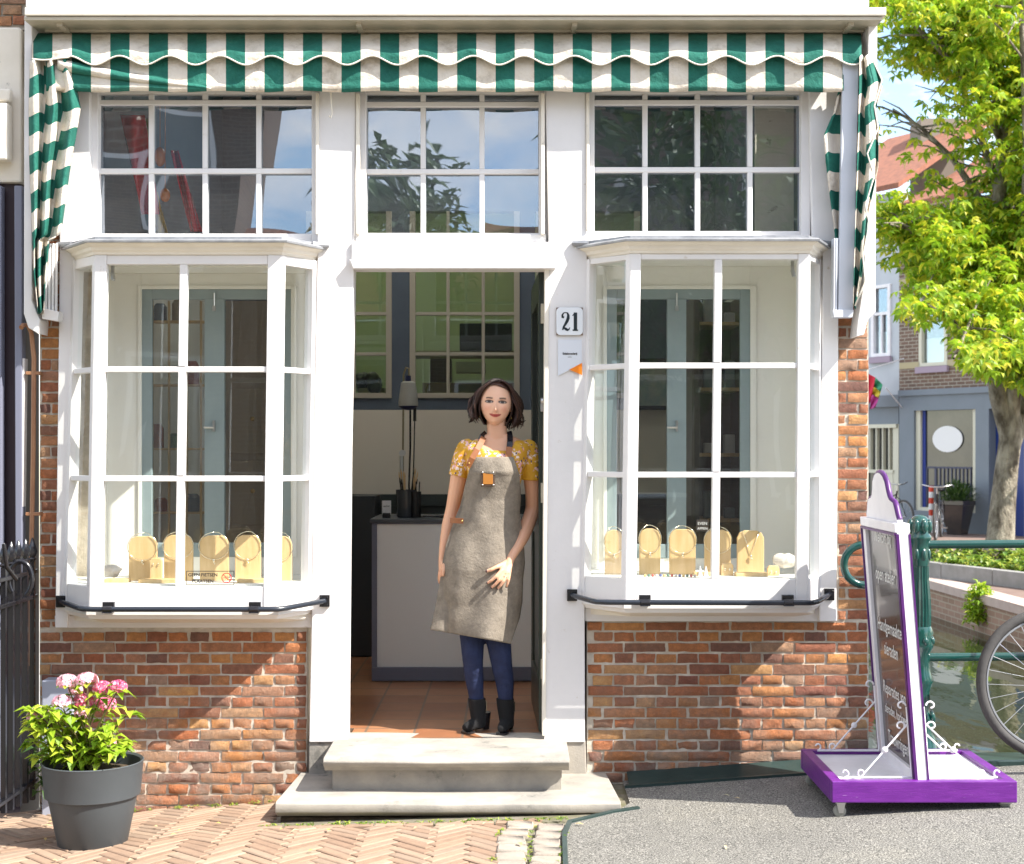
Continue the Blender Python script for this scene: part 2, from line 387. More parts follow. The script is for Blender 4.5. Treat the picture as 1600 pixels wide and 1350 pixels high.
lim=lambda y: interp([(-3,-.02),(-1.3,-.02),(-.9,.0),(-.7,.12),(-.2,.2)],y)
def slab_zone(x,y): return -1.12<x<.50 and y>-.70
for k in range(-14,15):
    for i in range(-60,61):
        for kind in (0,1):
            if kind==0: cu,cv,a,=(i+2*n_*k+n_/2,i+.5,0)
            else: cu,cv,a=(i+2*n_*k+.5,i+1+n_/2,math.pi/2)
            u,v=cu*W_,cv*W_; A=R(45)
            x=u*math.cos(A)-v*math.sin(A)-1.2; y=u*math.sin(A)+v*math.cos(A)-1.2
            if not(-2.6<x<lim(y) and -3.0<y<-.03) or slab_zone(x,y): continue
            paver(b,x,y,A+a,n_*W_,W_)
for i in range(12):                              # edging course in front of the steps
    x=-1.05+i*.13
    if x<.1: paver(b,x,-.735,0,.128,.055,.004)
tag(b.build('clay_pavement',M['paver']),kind='structure')
b=MB()                                           # two columns of granite setts beside the ramp edge
for i in range(16):
    y=-.80-i*.125
    for j in range(2):
        xx=edge(y)-.075-.135*(1-j)-.0*i
        if y>-.86 and j==0: pass
        paver(b,xx+rp.uniform(-.006,.006),y-(.05 if j else 0),R(rp.uniform(-5,5)),.125,.105,.006,.006,.05)
tag(b.build('granite_setts',M['cobble'],bevel=.006,smooth=60),kind='structure')
b=MB()                                           # green steel strip on the ramp edge
pts=[(edge(y),y) for y in (-4,-2.5,-1.6,-1.1,-.98,-.78,-.62)]+[(.56,-.56)]
b.sweep(pts,[(-.008,-.02),(.012,-.02),(.012,.012),(-.008,.014)],0)
for i,v in enumerate(b.v): b.v[i]=(v[0],v[1],v[2]+ground(v[0],v[1]))
tag(b.build('edge_strip',M['steelgreen']),kind='structure')
b=MB()                                           # sloping steel flashing between wall and asphalt
pts=[(.52,0),(1.715,0)]
for i in range(14):
    x0=lerp(.55,1.76,i/14); x1=lerp(.55,1.76,(i+1)/14)
    def fl(x,t): yy=-.012-.13*t; return (x,yy,ground(x,yy)+.035*(1-t)+.012)
    b.add([fl(x0,0),fl(x1,0),fl(x1,1),fl(x0,1)],[(0,1,2,3)])
b.sweep([(.53,-.16),(1.3,-.146),(1.76,-.146)],[(-.012,.0),(.012,.0),(.012,.016),(-.012,.016)],0)
b2=len(b.v)-12
for i in range(b2,len(b.v)): v=b.v[i]; b.v[i]=(v[0],v[1],v[2]+ground(v[0],v[1]))
tag(b.build('wall_flashing',M['steelgreen'],bevel=0),kind='structure')
# ================================================================ the shop house
shop=thing('shop_house','white fronted brick shop house with two bay windows and an open central door','house',(0,0,0))
# ---- brickwork, one common bond
rb=random.Random(11)
def brickwork(mb, regs, y0=0.0):
    H=.0522; zb=-.10; L=.204; h=L/2
    for (xa,za,xb,zt) in regs:
        row=int((za-zb)/H)-1
        while zb+row*H<zt:
            z0=zb+row*H; z1=z0+H; st=row%2==0
            w=L if st else h; off=(h/2 if st else 0)+((row//2)%2)*(h if st else 0)
            i=int((xa-4)/w)-2
            x=-4+off+int((xa+4)/w-2)*w
            while x<xb:
                a,c=max(x,xa),min(x+w,xb); e,g=max(z0,za),min(z1,zt)
                if c-a>.035 and g-e>.02: one_brick(mb,a,c,e,g,y0)
                x+=w
            row+=1
def one_brick(mb,x0,x1,z0,z1,y):
    j=.0055; zr=rb.uniform; old = 1.0 if (z0+z1)/2<.42 else .45
    x0+=j+zr(-1,1)*.003; x1-=j+zr(-1,1)*.003; z0+=j*.9+zr(-1,1)*.002; z1-=j*.9+zr(-1,1)*.002
    nx,nz=5,3; vs=[]; sd=zr(0,100); pr=.010+zr(-.005,.005)
    for k in range(nz+1):
        for i in range(nx+1):
            u,v=i/nx,k/nz; X_,Z_=lerp(x0,x1,u),lerp(z0,z1,v)
            q=noise.noise(Vector((X_*22,Z_*30,sd)))
            ex=min(u,1-u)*nx; ez=min(v,1-v)*nz
            ed=(0 if ex<.5 or ez<.5 else 1)
            wob=.0035*noise.noise(Vector((X_*40,Z_*40,sd+7)))*(1+old)
            vs.append((X_+wob*(1 if ex<.5 else .2),y-(pr*(.55+.45*ed)+q*.006*(.6+old)),Z_+wob*.6*(1 if ez<.5 else .2)))
    fs=[(k*(nx+1)+i,k*(nx+1)+i+1,(k+1)*(nx+1)+i+1,(k+1)*(nx+1)+i) for k in range(nz) for i in range(nx)]
    ring=[i for i in range(nx+1)]+[(k)*(nx+1)+nx for k in range(1,nz+1)]+[nz*(nx+1)+i for i in range(nx-1,-1,-1)]+[k*(nx+1) for k in range(nz-1,0,-1)]
    n=len(vs)
    for r in ring: vs.append((vs[r][0],y+.004,vs[r][2]))
    m=len(ring); fs+=[(ring[i],n+i,n+(i+1)%m,ring[(i+1)%m]) for i in range(m)]
    mb.add(vs,fs)
Xl,Xr=X(62),X(1357)
b=MB()
regs=[(Xl,-.10,X(480),Z(981)),(Xl,Z(981),X(94),Z(120)),(X(917),-.02,Xr,Z(971)),(X(1308),Z(971),Xr,Z(100))]
for rg in (regs[:2],regs[2:]):
    b=MB(); brickwork(b,rg); b.build('brick_wall',M['brick'],shop,smooth=50)
b=MB()
for r in regs: b.box(r[0],r[2],.0,.24,r[1],r[3])
b.box(Xl-.02,Xr,.0,.24,-.6,-.021); b.box(Xl-.02,Xr,.03,.24,Z(0)+.0,Z(-760))
b.box(Xr-.24,Xr-.02,.25,5.8,-1.3,5.8); b.box(Xl-.02,Xl+.2,.25,5.8,-.2,5.8); b.box(Xl+.2,Xr-.25,5.6,5.8,-.2,5.8)
b.build('wall_core',M['mortar'],shop)
b=MB(); b.slab([(Xr-.018,.245,-1.3),(Xr-.018,5.8,-1.3),(Xr-.018,5.8,5.8),(Xr-.018,.245,5.8)],(.016,0,0))
uvplan(b.build('flank_wall',M['bgbrick_red'],shop),(0,1))
# ---- white timber: posts, rails
yf=-.045
def board(name,pts,d0=yf,d1=.06,m='white',bevel=.004,par=None):
    bb=MB(); bb.pp(pts,d0,d1); return bb.build(name,M[m],par or shop,bevel=bevel)
board('corner_post',[(95,143),(140,143),(140,378),(118,400),(112,660),(108,935),(105,981),(86,981),(92,500)])
board('door_post',[(498,130),(556,130),(553,420),(547,700),(543,1160),(483,1160),(487,960),(490,700),(496,400)])
board('door_post',[(852,130),(915,130),(917,400),(913,700),(914,1160),(850,1160),(853,800),(858,420)])
board('corner_post',[(1264,130),(1316,130),(1310,500),(1307,971),(1280,971),(1284,600),(1286,400),(1270,380)])
# post mouldings, raised beads beside the openings
b=MB()
for a0,a1 in ((490,549),(856,922)):
    pass
b.pp([(549,378),(868,378),(868,412),(549,412)],-.062,.05)
b.pp([(545,405),(872,405),(868,420),(551,420)],-.085,.05)
b.build('door_lintel',M['white'],shop,bevel=.006)
b=MB(); b.pp([(556,145),(562,145),(562,366),(556,366)],-.058,-.03); b.pp([(845,145),(851,145),(851,366),(845,366)],-.058,-.03)
b.pp([(916,145),(921,145),(921,360),(916,360)],-.058,-.03);b.pp([(493,145),(498,145),(498,366),(493,366)],-.058,-.03)
b.pp([(851,420),(858,420),(853,1150),(847,1150)],-.052,.08)
b.build('post_bead',M['cream'],shop,bevel=.003)
# upper board above the windows (behind the awning)
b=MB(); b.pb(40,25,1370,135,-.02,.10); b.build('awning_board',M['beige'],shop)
# fascia over everything, its ledge and the awning box cheeks
b=MB(); b.pb(40,-120,1358,11,-.205,.0); b.build('fascia_board',M['white'],shop,bevel=.004)
b=MB(); b.pb(38,11,1385,24,-.25,.0); b.build('fascia_ledge',M['cream'],shop,bevel=.005)
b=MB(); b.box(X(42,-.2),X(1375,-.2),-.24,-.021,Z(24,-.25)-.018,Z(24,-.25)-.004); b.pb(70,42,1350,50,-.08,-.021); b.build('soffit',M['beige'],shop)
for pts,d in (([(38,24),(50,24),(50,470),(62,500),(60,522),(44,512),(37,490)],(-.14,.0)),
              ([(1357,24),(1371,24),(1368,440),(1368,488),(1356,500),(1350,523),(1338,526),(1340,505),(1350,440)],(-.14,.0))):
    bb=MB(); bb.pp(pts,d[0],d[0]+.022); 
    q=[P(a,c,d[0]) for a,c in pts]
    bb=MB(); bb.slab([P(a,c,d[0]) for a,c in pts],(0,.14,0)); bb.build('awning_cheek',M['white'],shop,bevel=.004)
for px in (93,560,898,1330):
    bb=MB(); bb.pb(px-4,27,px+4,40,-.2,-.03); bb.build('soffit_block',M['beige'],shop)
# ---- transom windows
def transom(x0,x1,mx,ytop,y1,y2,ybot,sill):
    w=MB(); fy=.022; by=.06
    w.pb(x0-16,ytop-22,x0,ybot+16,fy,by); w.pb(x1,ytop-22,x1+14,ybot+16,fy,by)
    w.pb(x0,ybot,x1,sill,fy,by)
    w.pb(x0,ytop-22,x1,ytop-16,fy,by)
    bm=.043
    for yy in (y1,y2): w.pb(x0,yy-4,x1,yy+4,fy-.006,bm)
    ye=[ytop-16,y1-4,y1+4,y2-4,y2+4,ybot]
    for m_ in mx:
        for k in (0,2,4): w.pb(m_-4,ye[k],m_+4,ye[k+1],fy-.003,bm)
    fr=w.build('transom_window',M['white'],shop,bevel=.0035)
    xs=[x0]+list(mx)+[x1]; rows=[(ytop-16,y1),(y1,y2),(y2,ybot)]
    for a,c in zip(xs,xs[1:]):
        for r0,r1 in rows:
            g=MB(); t=rb.uniform(-.004,.004); t2=rb.uniform(-.003,.003)
            p=[P(a,r1,.045),P(c,r1,.045),P(c,r0,.045),P(a,r0,.045)]
            p[0].y+=t;p[2].y-=t;p[1].y+=t2;p[3].y-=t2
            g.add(p,[(0,1,2,3)]); g.build('pane',M['glass_up'],fr)
    return fr
transom(153,487,(236,320,404),163,160,267,365,379)
transom(572,842,(661,753),163,163,268,364,379)
transom(929,1252,(1008,1090,1172),163,160,265,361,376)
b=MB(); b.pb(109,378,498,388,-.03,.06); b.pb(915,372,1268,384,-.03,.06); b.pb(140,143,153,378,-.01,.05); b.pb(1252,143,1266,372,-.01,.05)
b.pb(556,143,572,366,-.01,.05); b.pb(842,143,852,366,-.01,.05); b.pb(487,143,498,378,-.01,.05); b.pb(915,143,929,372,-.01,.05); b.pb(555,366,853,378,-.03,.05)
b.build('window_casing',M['white'],shop,bevel=.003)
# ---- bay windows
def bay(A,B,C,E,ztop,zbot,rows,mull,rails,lab):
    """A,B,C,E: (px top, px bottom) of the four corner lines; B and C stand at y=-.25"""
    dy=-.25; wy=-.03
    cor=[]
    for (t,bm_),yy in ((A,wy),(B,dy),(C,dy),(E,wy)):
        cor.append((Vector((X(bm_,yy),yy,zbot)),Vector((X(t,yy),yy,ztop))))
    f=MB(); panes=[]
    def quad(i,u0,u1,v0,v1,o0,o1):
        a,b_=cor[i],cor[i+1]
        def q(u,v): return (a[0]*(1-u)+b_[0]*u)*(1-v)+(a[1]*(1-u)+b_[1]*u)*v
        d=(b_[0]-a[0]).normalized(); nn=Vector((d.y,-d.x,0))
        return [q(u0,v0)+nn*o0,q(u1,v0)+nn*o0,q(u1,v1)+nn*o0,q(u0,v1)+nn*o0], nn*(o1-o0)
    zr=lambda py,yy=dy:(Z(py,yy)-zbot)/(ztop-zbot)
    vt,vb=zr(rails[0]),zr(rails[1]); vm=[zr(r) for r in rows]
    for i,(sl,sr,ml) in enumerate(mull):
        W=(cor[i+1][0]-cor[i][0]).length
        u0,u1=sl/W,1-sr/W
        for a0,a1,v0,v1 in ((0,u0,0,1),(u1,1,0,1)):
            p,v=quad(i,a0,a1,v0,v1,0,-.05); f.slab(p,v)
        for v0,v1 in ((0,vb),(vt,1)):
            p,v=quad(i,u0,u1,v0,v1,-.004,-.05); f.slab(p,v)
        hz=.013/(ztop-zbot)
        for k in vm:
            p,v=quad(i,u0,u1,k-hz,k+hz,-.008,-.045); f.slab(p,v)
        cuts=[vb]+sorted(vm)+[vt]
        us=[u0]+([(u0+u1)/2+ml[1]] if ml else [])+[u1]
        if ml:
            c=us[1]; hw=.018/W
            for k in range(len(cuts)-1):
                lo=cuts[k]+(hz if k else 0); hi=cuts[k+1]-(hz if k<len(cuts)-2 else 0)
                p,v=quad(i,c-hw,c+hw,lo,hi,-.005,-.045); f.slab(p,v)
        for a0,a1 in zip(us,us[1:]):
            for k in range(len(cuts)-1):
                p,_=quad(i,a0,a1,cuts[k],cuts[k+1],-.028,0); panes.append(p)
    fr=f.build('bay_window',M['white'],shop,bevel=.0035)
    if lab: fr['label']=lab
    for p in panes:
        g=MB(); p=[q+Vector((0,rb.uniform(-.002,.002),0)) for q in p]; g.add(p,[(0,1,2,3)]); g.build('pane',M['glass'],fr)
    path=[(c[1].x,c[1].y) for c in cor]
    path[0]=(path[0][0]-.0,.0); path[-1]=(path[-1][0],.0)
    s=MB(); s.sweep(path,[(-.05,0),(.004,0),(.008,.012),(.018,.02),(.022,.034),(.042,.046),(.045,.052),(-.05,.052)],ztop)
    s.build('cornice',M['cream'],fr)
    s=MB(); s.sweep(path,[(-.06,.05),(.058,.05),(.060,.058),(.05,.066),(-.06,.08)],ztop)
    xs=[p[0] for p in path]
    s.slab([(path[0][0],-.045,ztop+.066),(path[1][0],dy,ztop+.066),(path[2][0],dy,ztop+.066),(path[3][0],-.045,ztop+.066)],(0,0,.018))
    s.tube([(path[0][0]-.055,-.055,ztop+.075),(path[0][0]+.02,-.075,ztop+.07)],[.012,.018],8); s.tube([(path[3][0]+.055,-.055,ztop+.07),(path[3][0]-.02,-.075,ztop+.07)],[.012,.018],8)
    s.build('lead_cap',M['lead'],fr,smooth=40)
    path=[(c[0].x,c[0].y) for c in cor]; path[0]=(path[0][0],.0); path[-1]=(path[-1][0],.0)
    s=MB(); s.sweep(path,[(-.06,0),(.006,0),(.016,-.012),(.016,-.03),(.006,-.038),(-.004,-.052),(-.06,-.052)],zbot)
    s.build('sill',M['white'],fr)
    # underside, tapering back to the wall
    s=MB(); q=[(path[0][0]+.02,0),(path[1][0]+.03,dy+.02),(path[2][0]-.03,dy+.02),(path[3][0]-.02,0)]
    s.loft([[Vector((a,c,zbot-.05)) for a,c in q],[Vector((lerp(a,(path[0][0]+path[3][0])/2,.0),c*.45 if c<0 else 0,zbot-.085)) for a,c in q]])
    s.build('bay_underside',M['cream'],fr)
    s=MB(); s.slab([(path[0][0]+.02,.0,zbot+.02),(path[1][0]+.03,dy+.052,zbot+.02),(path[2][0]-.03,dy+.052,zbot+.02),(path[3][0]-.02,.0,zbot+.02)],(0,0,.085)); s.build('display_shelf',M['inner_white'],fr); s=MB()
    s.slab([(path[0][0]+.02,.06,ztop-.004),(path[1][0]+.03,dy+.052,ztop-.004),(path[2][0]-.03,dy+.052,ztop-.004),(path[3][0]-.02,.06,ztop-.004)],(0,0,.03))
    s.build('bay_ceiling',M['inner_white'],fr)
    return cor,zbot+.105
ztL,zbL=Z(398,-.25),Z(950,-.25)
corL,shL=bay((110,96),(148,139),(440,433),(497,489),ztL,zbL,(577,748),[(.05,.03,None),(.055,.065,(1,-.02)),(.03,.035,None)],(413,917),'wider bay window left of the door')
ztR,zbR=Z(396,-.25),Z(940,-.25)
corR,shR=bay((912,903),(985,977),(1264,1261),(1284,1284),ztR,zbR,(571,742),[(.04,.03,None),(.05,.05,(1,-.005)),(.03,.03,None)],(405,905),'bay window right of the door')
board('bottom_rail',[(85,962),(487,958),(487,981),(86,981)],-.02,.05)
board('bottom_rail',[(914,950),(1308,950),(1308,971),(914,971)],-.02,.05)
# stone foot blocks below the door posts
board('plinth_stone',[(482,1160),(545,1160),(545,1222),(482,1222)],-.035,.1,'stone',.006); board('plinth_stone',[(850,1158),(915,1158),(917,1216),(850,1216)],-.035,.1,'stone',.006)
# steps
zF=.33
steps=thing('door_steps','worn pale stone steps rising to the open shop door','steps',(-.3,-.4,.0))
b=MB(); x0,x1=X(505,-.45),X(890,-.45)
prof=[(.12,zF),(-.44,zF-.004),(-.452,zF-.010),(-.458,zF-.022),(-.452,zF-.038),(-.435,zF-.048),(-.425,zF-.052),(-.40,zF-.058),(-.392,zF-.066),(-.385,zF-.075),(.12,zF-.075)]
def stoneprof(b,x0,x1,prof,n=14,amp=.003,dip=.006):
    rings=[]
    for i in range(n+1):
        x=lerp(x0,x1,i/n)
        rings.append([Vector((x+amp*noise.noise(Vector((i,y*9,z*9))),y+amp*noise.noise(Vector((x*5,y*4,3))),z+amp*.8*noise.noise(Vector((x*4,z*4,8)))-(dip*math.exp(-((i/n-.5)/.22)**2) if z>prof[0][1]-.03 else 0))) for y,z in prof])
    b.loft(rings)
stoneprof(b,x0,x1,prof); b.build('upper_step',M['stone'],steps,bevel=.003,smooth=40)
b=MB(); b.box(X(519,-.36),X(878,-.36),-.355,.1,.12,zF-.076); b.build('riser',M['stone'],steps,bevel=.004)
zS=.163
b=MB(); prof=[(.02,zS),(-.575,zS-.002),(-.588,zS-.010),(-.592,zS-.03),(-.585,zS-.05),(-.56,zS-.06),(-.54,zS-.075),(.02,zS-.11)]
stoneprof(b,X(430,-.59),X(970,-.59),prof,20,.004,.004)
for i,v in enumerate(b.v):
    s_=(v[0]-X(430,-.59))/(X(970,-.59)-X(430,-.59)); y=v[1]
    if y<-.3: b.v[i]=(v[0]+(-.0 if s_<.5 else -.0),v[1],v[2])
    else:
        b.v[i]=(lerp(v[0],(X(430,-.59)+X(970,-.59))/2,.04),v[1],v[2])
b.build('lower_step',M['stone'],steps,bevel=.003,smooth=40)
b=MB(); b.box(X(440,-.5),X(962,-.5),-.53,.0,-.06,zS-.085); b.build('footing',M['soil'],steps)
# ---- interior shell
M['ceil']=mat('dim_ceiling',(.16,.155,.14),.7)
m_,nt_,b__=nodes('added_skylight_pane'); tl_=N(nt_,'ShaderNodeBsdfTranslucent'); tl_.inputs[0].default_value=(.93,.93,.90,1); nt_.links.new(tl_.outputs[0],nt_.nodes['Material Output'].inputs[0]); M['frost']=m_  # pane material of the added, unseen roof openings
yb=3.2
b=MB()
b.box(Xl+.2,Xr-.24,.24,yb,zF-.10,zF-.004); b.box(X(545),X(852),.0,.24,zF-.1,zF-.004)
tag(b.build('shop_floor',M['tile']),kind='structure')
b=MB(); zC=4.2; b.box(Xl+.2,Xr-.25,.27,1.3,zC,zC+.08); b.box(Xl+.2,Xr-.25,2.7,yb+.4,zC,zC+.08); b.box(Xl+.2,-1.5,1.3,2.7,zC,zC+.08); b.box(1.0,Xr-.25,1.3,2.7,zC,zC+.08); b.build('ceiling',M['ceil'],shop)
b=MB(); b.box(-1.5,1.0,1.3,2.7,zC+.02,zC+.03); b.build('added_skylight',M['frost'],shop)  # added ceiling pane, unseen, brings extra daylight into the shop
b=MB(); b.box(Xl+.2,Xl+.24,.26,yb,zF,2.7); b.box(Xr-.29,Xr-.25,.26,yb,zF,2.7); b.build('inner_wall',M['inner_white'],shop)
# bay back walls with blue-grey casements
def bayback(xl,xr,zb,zt,cx0,cx1,ctop,cbot,mids,y=.30):
    wx0,wx1=xl,xr; s=MB()
    cz0,cz1=Z(cbot,y),Z(ctop,y); a,c=X(cx0,y),X(cx1,y)
    s.box(wx0,a,y,y+.03,zb,zt); s.box(c,wx1,y,y+.03,zb,zt); s.box(a,c,y,y+.03,cz1,zt); s.box(a,c,y,y+.03,zb,cz0)
    s.box(wx0-.03,wx0,.06,y+.03,zb,zt); s.box(wx1,wx1+.03,.06,y+.03,zb,zt)
    s.box(wx0-.03,wx1+.03,.061,y+.03,zt,zt+.03); s.box(wx0-.03,wx1+.03,.001,y+.03,zb-.03,zb)
    s.build('window_recess',M['inner_white'],shop,bevel=.002)
    s=MB(); e=.018
    s.box(a-e,a,y-.012,y-.001,cz0,cz1+e); s.box(c,c+e*1.6,y-.012,y-.001,cz0,cz1+e); s.box(a,c,y-.012,y-.001,cz1,cz1+e)
    s.build('casement_trim',M['inner_white'],shop,bevel=.002)
    s=MB(); w=.05; f0=y-.004
    s.box(a,a+w,f0,y+.03,cz0,cz1); s.box(c-w,c,f0,y+.03,cz0,cz1)
    for m0,m1 in mids: s.box(X(m0,y),X(m1,y),f0-.006,y+.03,cz0,cz1-w)
    s.box(a+w,c-w,f0,y+.03,cz1-w,cz1)
    xs=[a+w]+[q for m0,m1 in mids for q in (X(m0,y),X(m1,y))]+[c-w]
    gl=[(xs[i],xs[i+1]) for i in range(0,len(xs),2)]
    for g0,g1 in gl: s.box(g0,g1,f0,y+.03,cz0,cz0+.07)
    cs=s.build('casement',M['bluegrey'],shop,bevel=.003)
    for g0,g1 in gl:
        g=MB(); g.add([(g0,y+.012,cz0+.07),(g1,y+.012,cz0+.07),(g1,y+.012,cz1-w),(g0,y+.012,cz1-w)],[(0,1,2,3)]); g.build('pane',M['glass_in'],cs)
    hx=(X(mids[0][0],y)+X(mids[0][1],y))/2; h=MB(); zz=Z(668,y)
    h.box(hx-.005,hx+.005,f0-.022,f0-.006,zz-.02,zz+.035); h.tube([(hx,f0-.02,zz),(hx-.05,f0-.024,zz)],.005,6)
    h.tube([(hx,f0-.01,cz1-.02),(hx,f0-.01,cz1-.10)],.005,6); h.box(hx-.008,hx+.008,f0-.016,f0-.006,cz1-.11,cz1-.085)
    h.build('latch',M['steel'],cs)
M['glass_in']=glass_mat('casement_glass',.10,(.62,.64,.60),1.5,.2)
bayback(X(108,.3),X(500,.3),shL,Z(425,.25),222,455,452,870,[(320,351)])
bayback(X(918,.3),X(1246,.3),shR,Z(414,.25),948,1172,452,872,[(1042,1072)])
# front wall inner face: closes the band between shelf and floor, and behind posts
b=MB(); b.box(Xl+.2,X(543,.24),.245,.27,zF,shL-.05); b.box(X(856,.24),Xr-.25,.245,.27,zF,shR-.05); 
b.box(X(500,.3)+.05,X(545,.2),.07,.27,shL-.05,2.9); b.box(X(860,.2),X(918,.3)-.05,.07,.27,shR-.05,2.9); b.box(X(1246,.3)+.05,Xr-.25,.07,.27,shR-.05,2.9)
b.build('inner_lining',M['inner_white'],shop)
# back wall with the inner windows
def hole_wall(b,x0,x1,z0,z1,y0,y1,holes):
    xs=x0
    for (a,c,e,g) in holes:
        b.box(xs,a,y0,y1,z0,z1); b.box(a,c,y0,y1,z0,e); b.box(a,c,y0,y1,g,z1); xs=c
    b.box(xs,x1,y0,y1,z0,z1)
zt=4.2; zsp=Z(640,yb)
holes=[(X(480,yb),X(612,yb),Z(622,yb),Z(330,yb)),(X(640,yb),X(812,yb),Z(622,yb),Z(330,yb)),(X(836,yb),X(1000,yb),Z(622,yb),Z(330,yb))]
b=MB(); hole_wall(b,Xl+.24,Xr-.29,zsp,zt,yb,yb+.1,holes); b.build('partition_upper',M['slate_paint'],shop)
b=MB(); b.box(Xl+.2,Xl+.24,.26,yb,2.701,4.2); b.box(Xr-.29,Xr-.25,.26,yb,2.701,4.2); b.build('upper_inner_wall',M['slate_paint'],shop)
b=MB(); b.box(Xl+.24,Xr-.29,yb,yb+.1,Z(772,yb),zsp-.002); b.build('partition_panel',mat('partition_grey',(.70,.64,.54),.6),shop)
b=MB(); b.box(Xl+.24,Xr-.29,yb-.01,yb+.1,Z(790,yb),Z(772,yb)-.002); b.box(Xl+.24,Xr-.29,yb+.02,yb+.1,zF,Z(790,yb)-.002); b.build('partition_base',mat('dark_base_green',(.035,.045,.042),.5),shop)
def innerwin(x0,x1,mx,ys):
    s=MB(); y=yb-.015
    s.pb(x0,330,x0+9,622,y,y+.05); s.pb(x1-9,330,x1,622,y,y+.05); s.pb(x0+9,614,x1-9,622,y,y+.05)
    for q in ys: s.pb(x0+9,q-2.5,x1-9,q+2.5,y+.004,y+.04)
    for m_ in mx: s.pb(m_-2.5,330,m_+2.5,614,y+.002,y+.038)
    o=s.build('inner_window',mat('inner_frame_%d'%x0,(.44,.40,.33),.5),shop,bevel=.002)
    g=MB(); g.add([P(x0+5,618,yb+.01),P(x1-5,618,yb+.01),P(x1-5,330,yb+.01),P(x0+5,330,yb+.01)],[(0,1,2,3)]); g.build('pane',M['glass_in2'],o)
M['glass_in2']=glass_mat('inner_glass',.12,(.72,.82,.62),1.5,.2)
innerwin(478,612,(553,),(490,553)); innerwin(640,812,(700,755),(490,553)); innerwin(838,1000,(900,),(490,553))
# workshop beyond
b=MB(); b.box(Xl+.24,Xr-.3,5.5,5.58,zF,3.9); b.box(Xl+.24,Xl+.3,yb+.12,5.5,zF,3.9); b.box(Xr-.36,Xr-.3,yb+.12,5.5,zF,3.9); b.box(Xl+.24,Xr-.3,yb+.42,4.2,3.9,3.96); b.box(Xl+.24,Xr-.3,4.75,5.5,3.9,3.96)
b.build('workshop_wall',mat('workshop_green',(.42,.50,.30),.7),shop)
b=MB(); b.box(Xl+.24,Xr-.3,4.2,4.75,3.92,3.93); b.build('added_skylight',M['frost'],shop)  # added roof pane, unseen, put in to light the back room
b=MB(); b.box(Xl+.3,Xr-.36,yb+.12,5.5,zF-.02,zF); b.build('workshop_floor',M['kerb'],shop)
# ================================================================ awning
aw=thing('awning','green and white striped awning with scalloped valance folded up above the shop windows','awning',(0,-.15,Z(95,-.15)))
sx=lambda px:(px-52)/60.2
b=MB()
def lowerf(u,v):
    px=lerp(72,1318,u); py=lerp(70,143,v)
    if px<300: py0=lerp(128,143,1) ; 
    y=-.135-.02*math.sin(v*2.2)-.012*noise.noise(Vector((px*.012,v*2,1)))-(.014 if v>.86 else 0)*math.sin((v-.86)/.14*math.pi)
    return P(px,py+1.2*math.sin(px*.05)*v,y)
b.grid(lowerf,200,12,lambda u,v:sx(lerp(72,1318,u)))
b.build('lower_valance',M['stripes'],aw,smooth=180,solid=.002)
b=MB()
def upf(u,v):
    px=lerp(50,1346,u)
    ph=(px-661)/79.0*2*math.pi
    edge_=94.5-7*math.cos(ph+math.pi*0)
    if px<110: edge_=92-2*math.cos(ph)
    py=lerp(52,edge_,v)
    y=lerp(-.06,-.185,math.sin(min(1,v*1.25)*math.pi/2))-.006*noise.noise(Vector((px*.02,v*3,5)))-.004*math.sin(px*.07+v)
    endr=max(0,(60-px)/10)+max(0,(px-1338)/8)
    return P(px,py,y+endr*.01)
b.grid(upf,320,12,lambda u,v:sx(lerp(50,1346,u)))
# loose fold of cloth sagging at the left end
def sag(u,v):
    px=lerp(90,330,u); top=lerp(88,134,u**.8); h=lerp(20,8,u)
    return P(px,top+v*h,-.17-.02*math.sin(v*math.pi)+.02*u)
b.grid(sag,40,6,lambda u,v:sx(lerp(90,330,u)))
b.build('canopy',M['stripes'],aw,smooth=180,solid=.002)
b=MB(); b.tube([upf(i/320,1.0)+Vector((0,-.002,0)) for i in range(321)],.0042,5)
b.build('cream_piping',M['cream'],aw,smooth=180)
b=MB(); b.tube([P(75,136,-.125),P(1318,136,-.125)],.018,10); b.build('front_bar',M['cream'],aw,smooth=60)
def drape(name,lt,rt,y0,y1,ybase,folds,fa,offs,par=aw,nu=36,nv=60,seed=0):
    b=MB()
    def f(u,v):
        py=lerp(y0,y1,v); l,r=interp(lt,py),interp(rt,py)
        ph=u*folds*2*math.pi+seed
        y=ybase-fa*math.sin(ph)+.012*noise.noise(Vector((u*3,v*5,seed)))
        sway=6*math.sin(v*4+u*5+seed)*(u*(1-u))*2
        return P(lerp(l,r,u)+sway,py+3*math.cos(ph),y)
    def s(u,v):
        return lerp(y0,y1,v)/60.0+offs*math.floor(u*folds+.25)*.31+.03*math.sin(u*9)
    b.grid(f,nu,nv,s); return b.build(name,M['stripes'],par,smooth=180,solid=.002)
drape('side_drape',[(95,47),(170,45),(250,46),(350,50),(430,53),(490,60)],[(95,110),(130,118),(172,126),(215,119),(270,109),(350,98),(372,92),(375,78),(430,72),(490,68)],92,488,-.15,2.6,.035,1)
drape('side_drape',[(95,1343),(200,1341),(330,1337),(440,1334),(480,1333)],[(60,1346),(95,1368),(130,1379),(170,1368),(200,1373),(260,1372),(330,1357),(360,1354),(430,1346),(480,1336)],88,480,-.17,1.6,.03,1,seed=2)
drape('side_drape',[(140,1310),(175,1302),(210,1287),(250,1290),(300,1296),(350,1303),(378,1306)],[(140,1318),(378,1312)],140,378,-.115,.8,.015,0,seed=1)
b=MB(); b.tube([P(x,y,-.2) for x,y in ((1362,90),(1378,125),(1366,165),(1372,200),(1355,240),(1366,275),(1352,320),(1358,350),(1348,400),(1352,440),(1336,478))],.004,5)
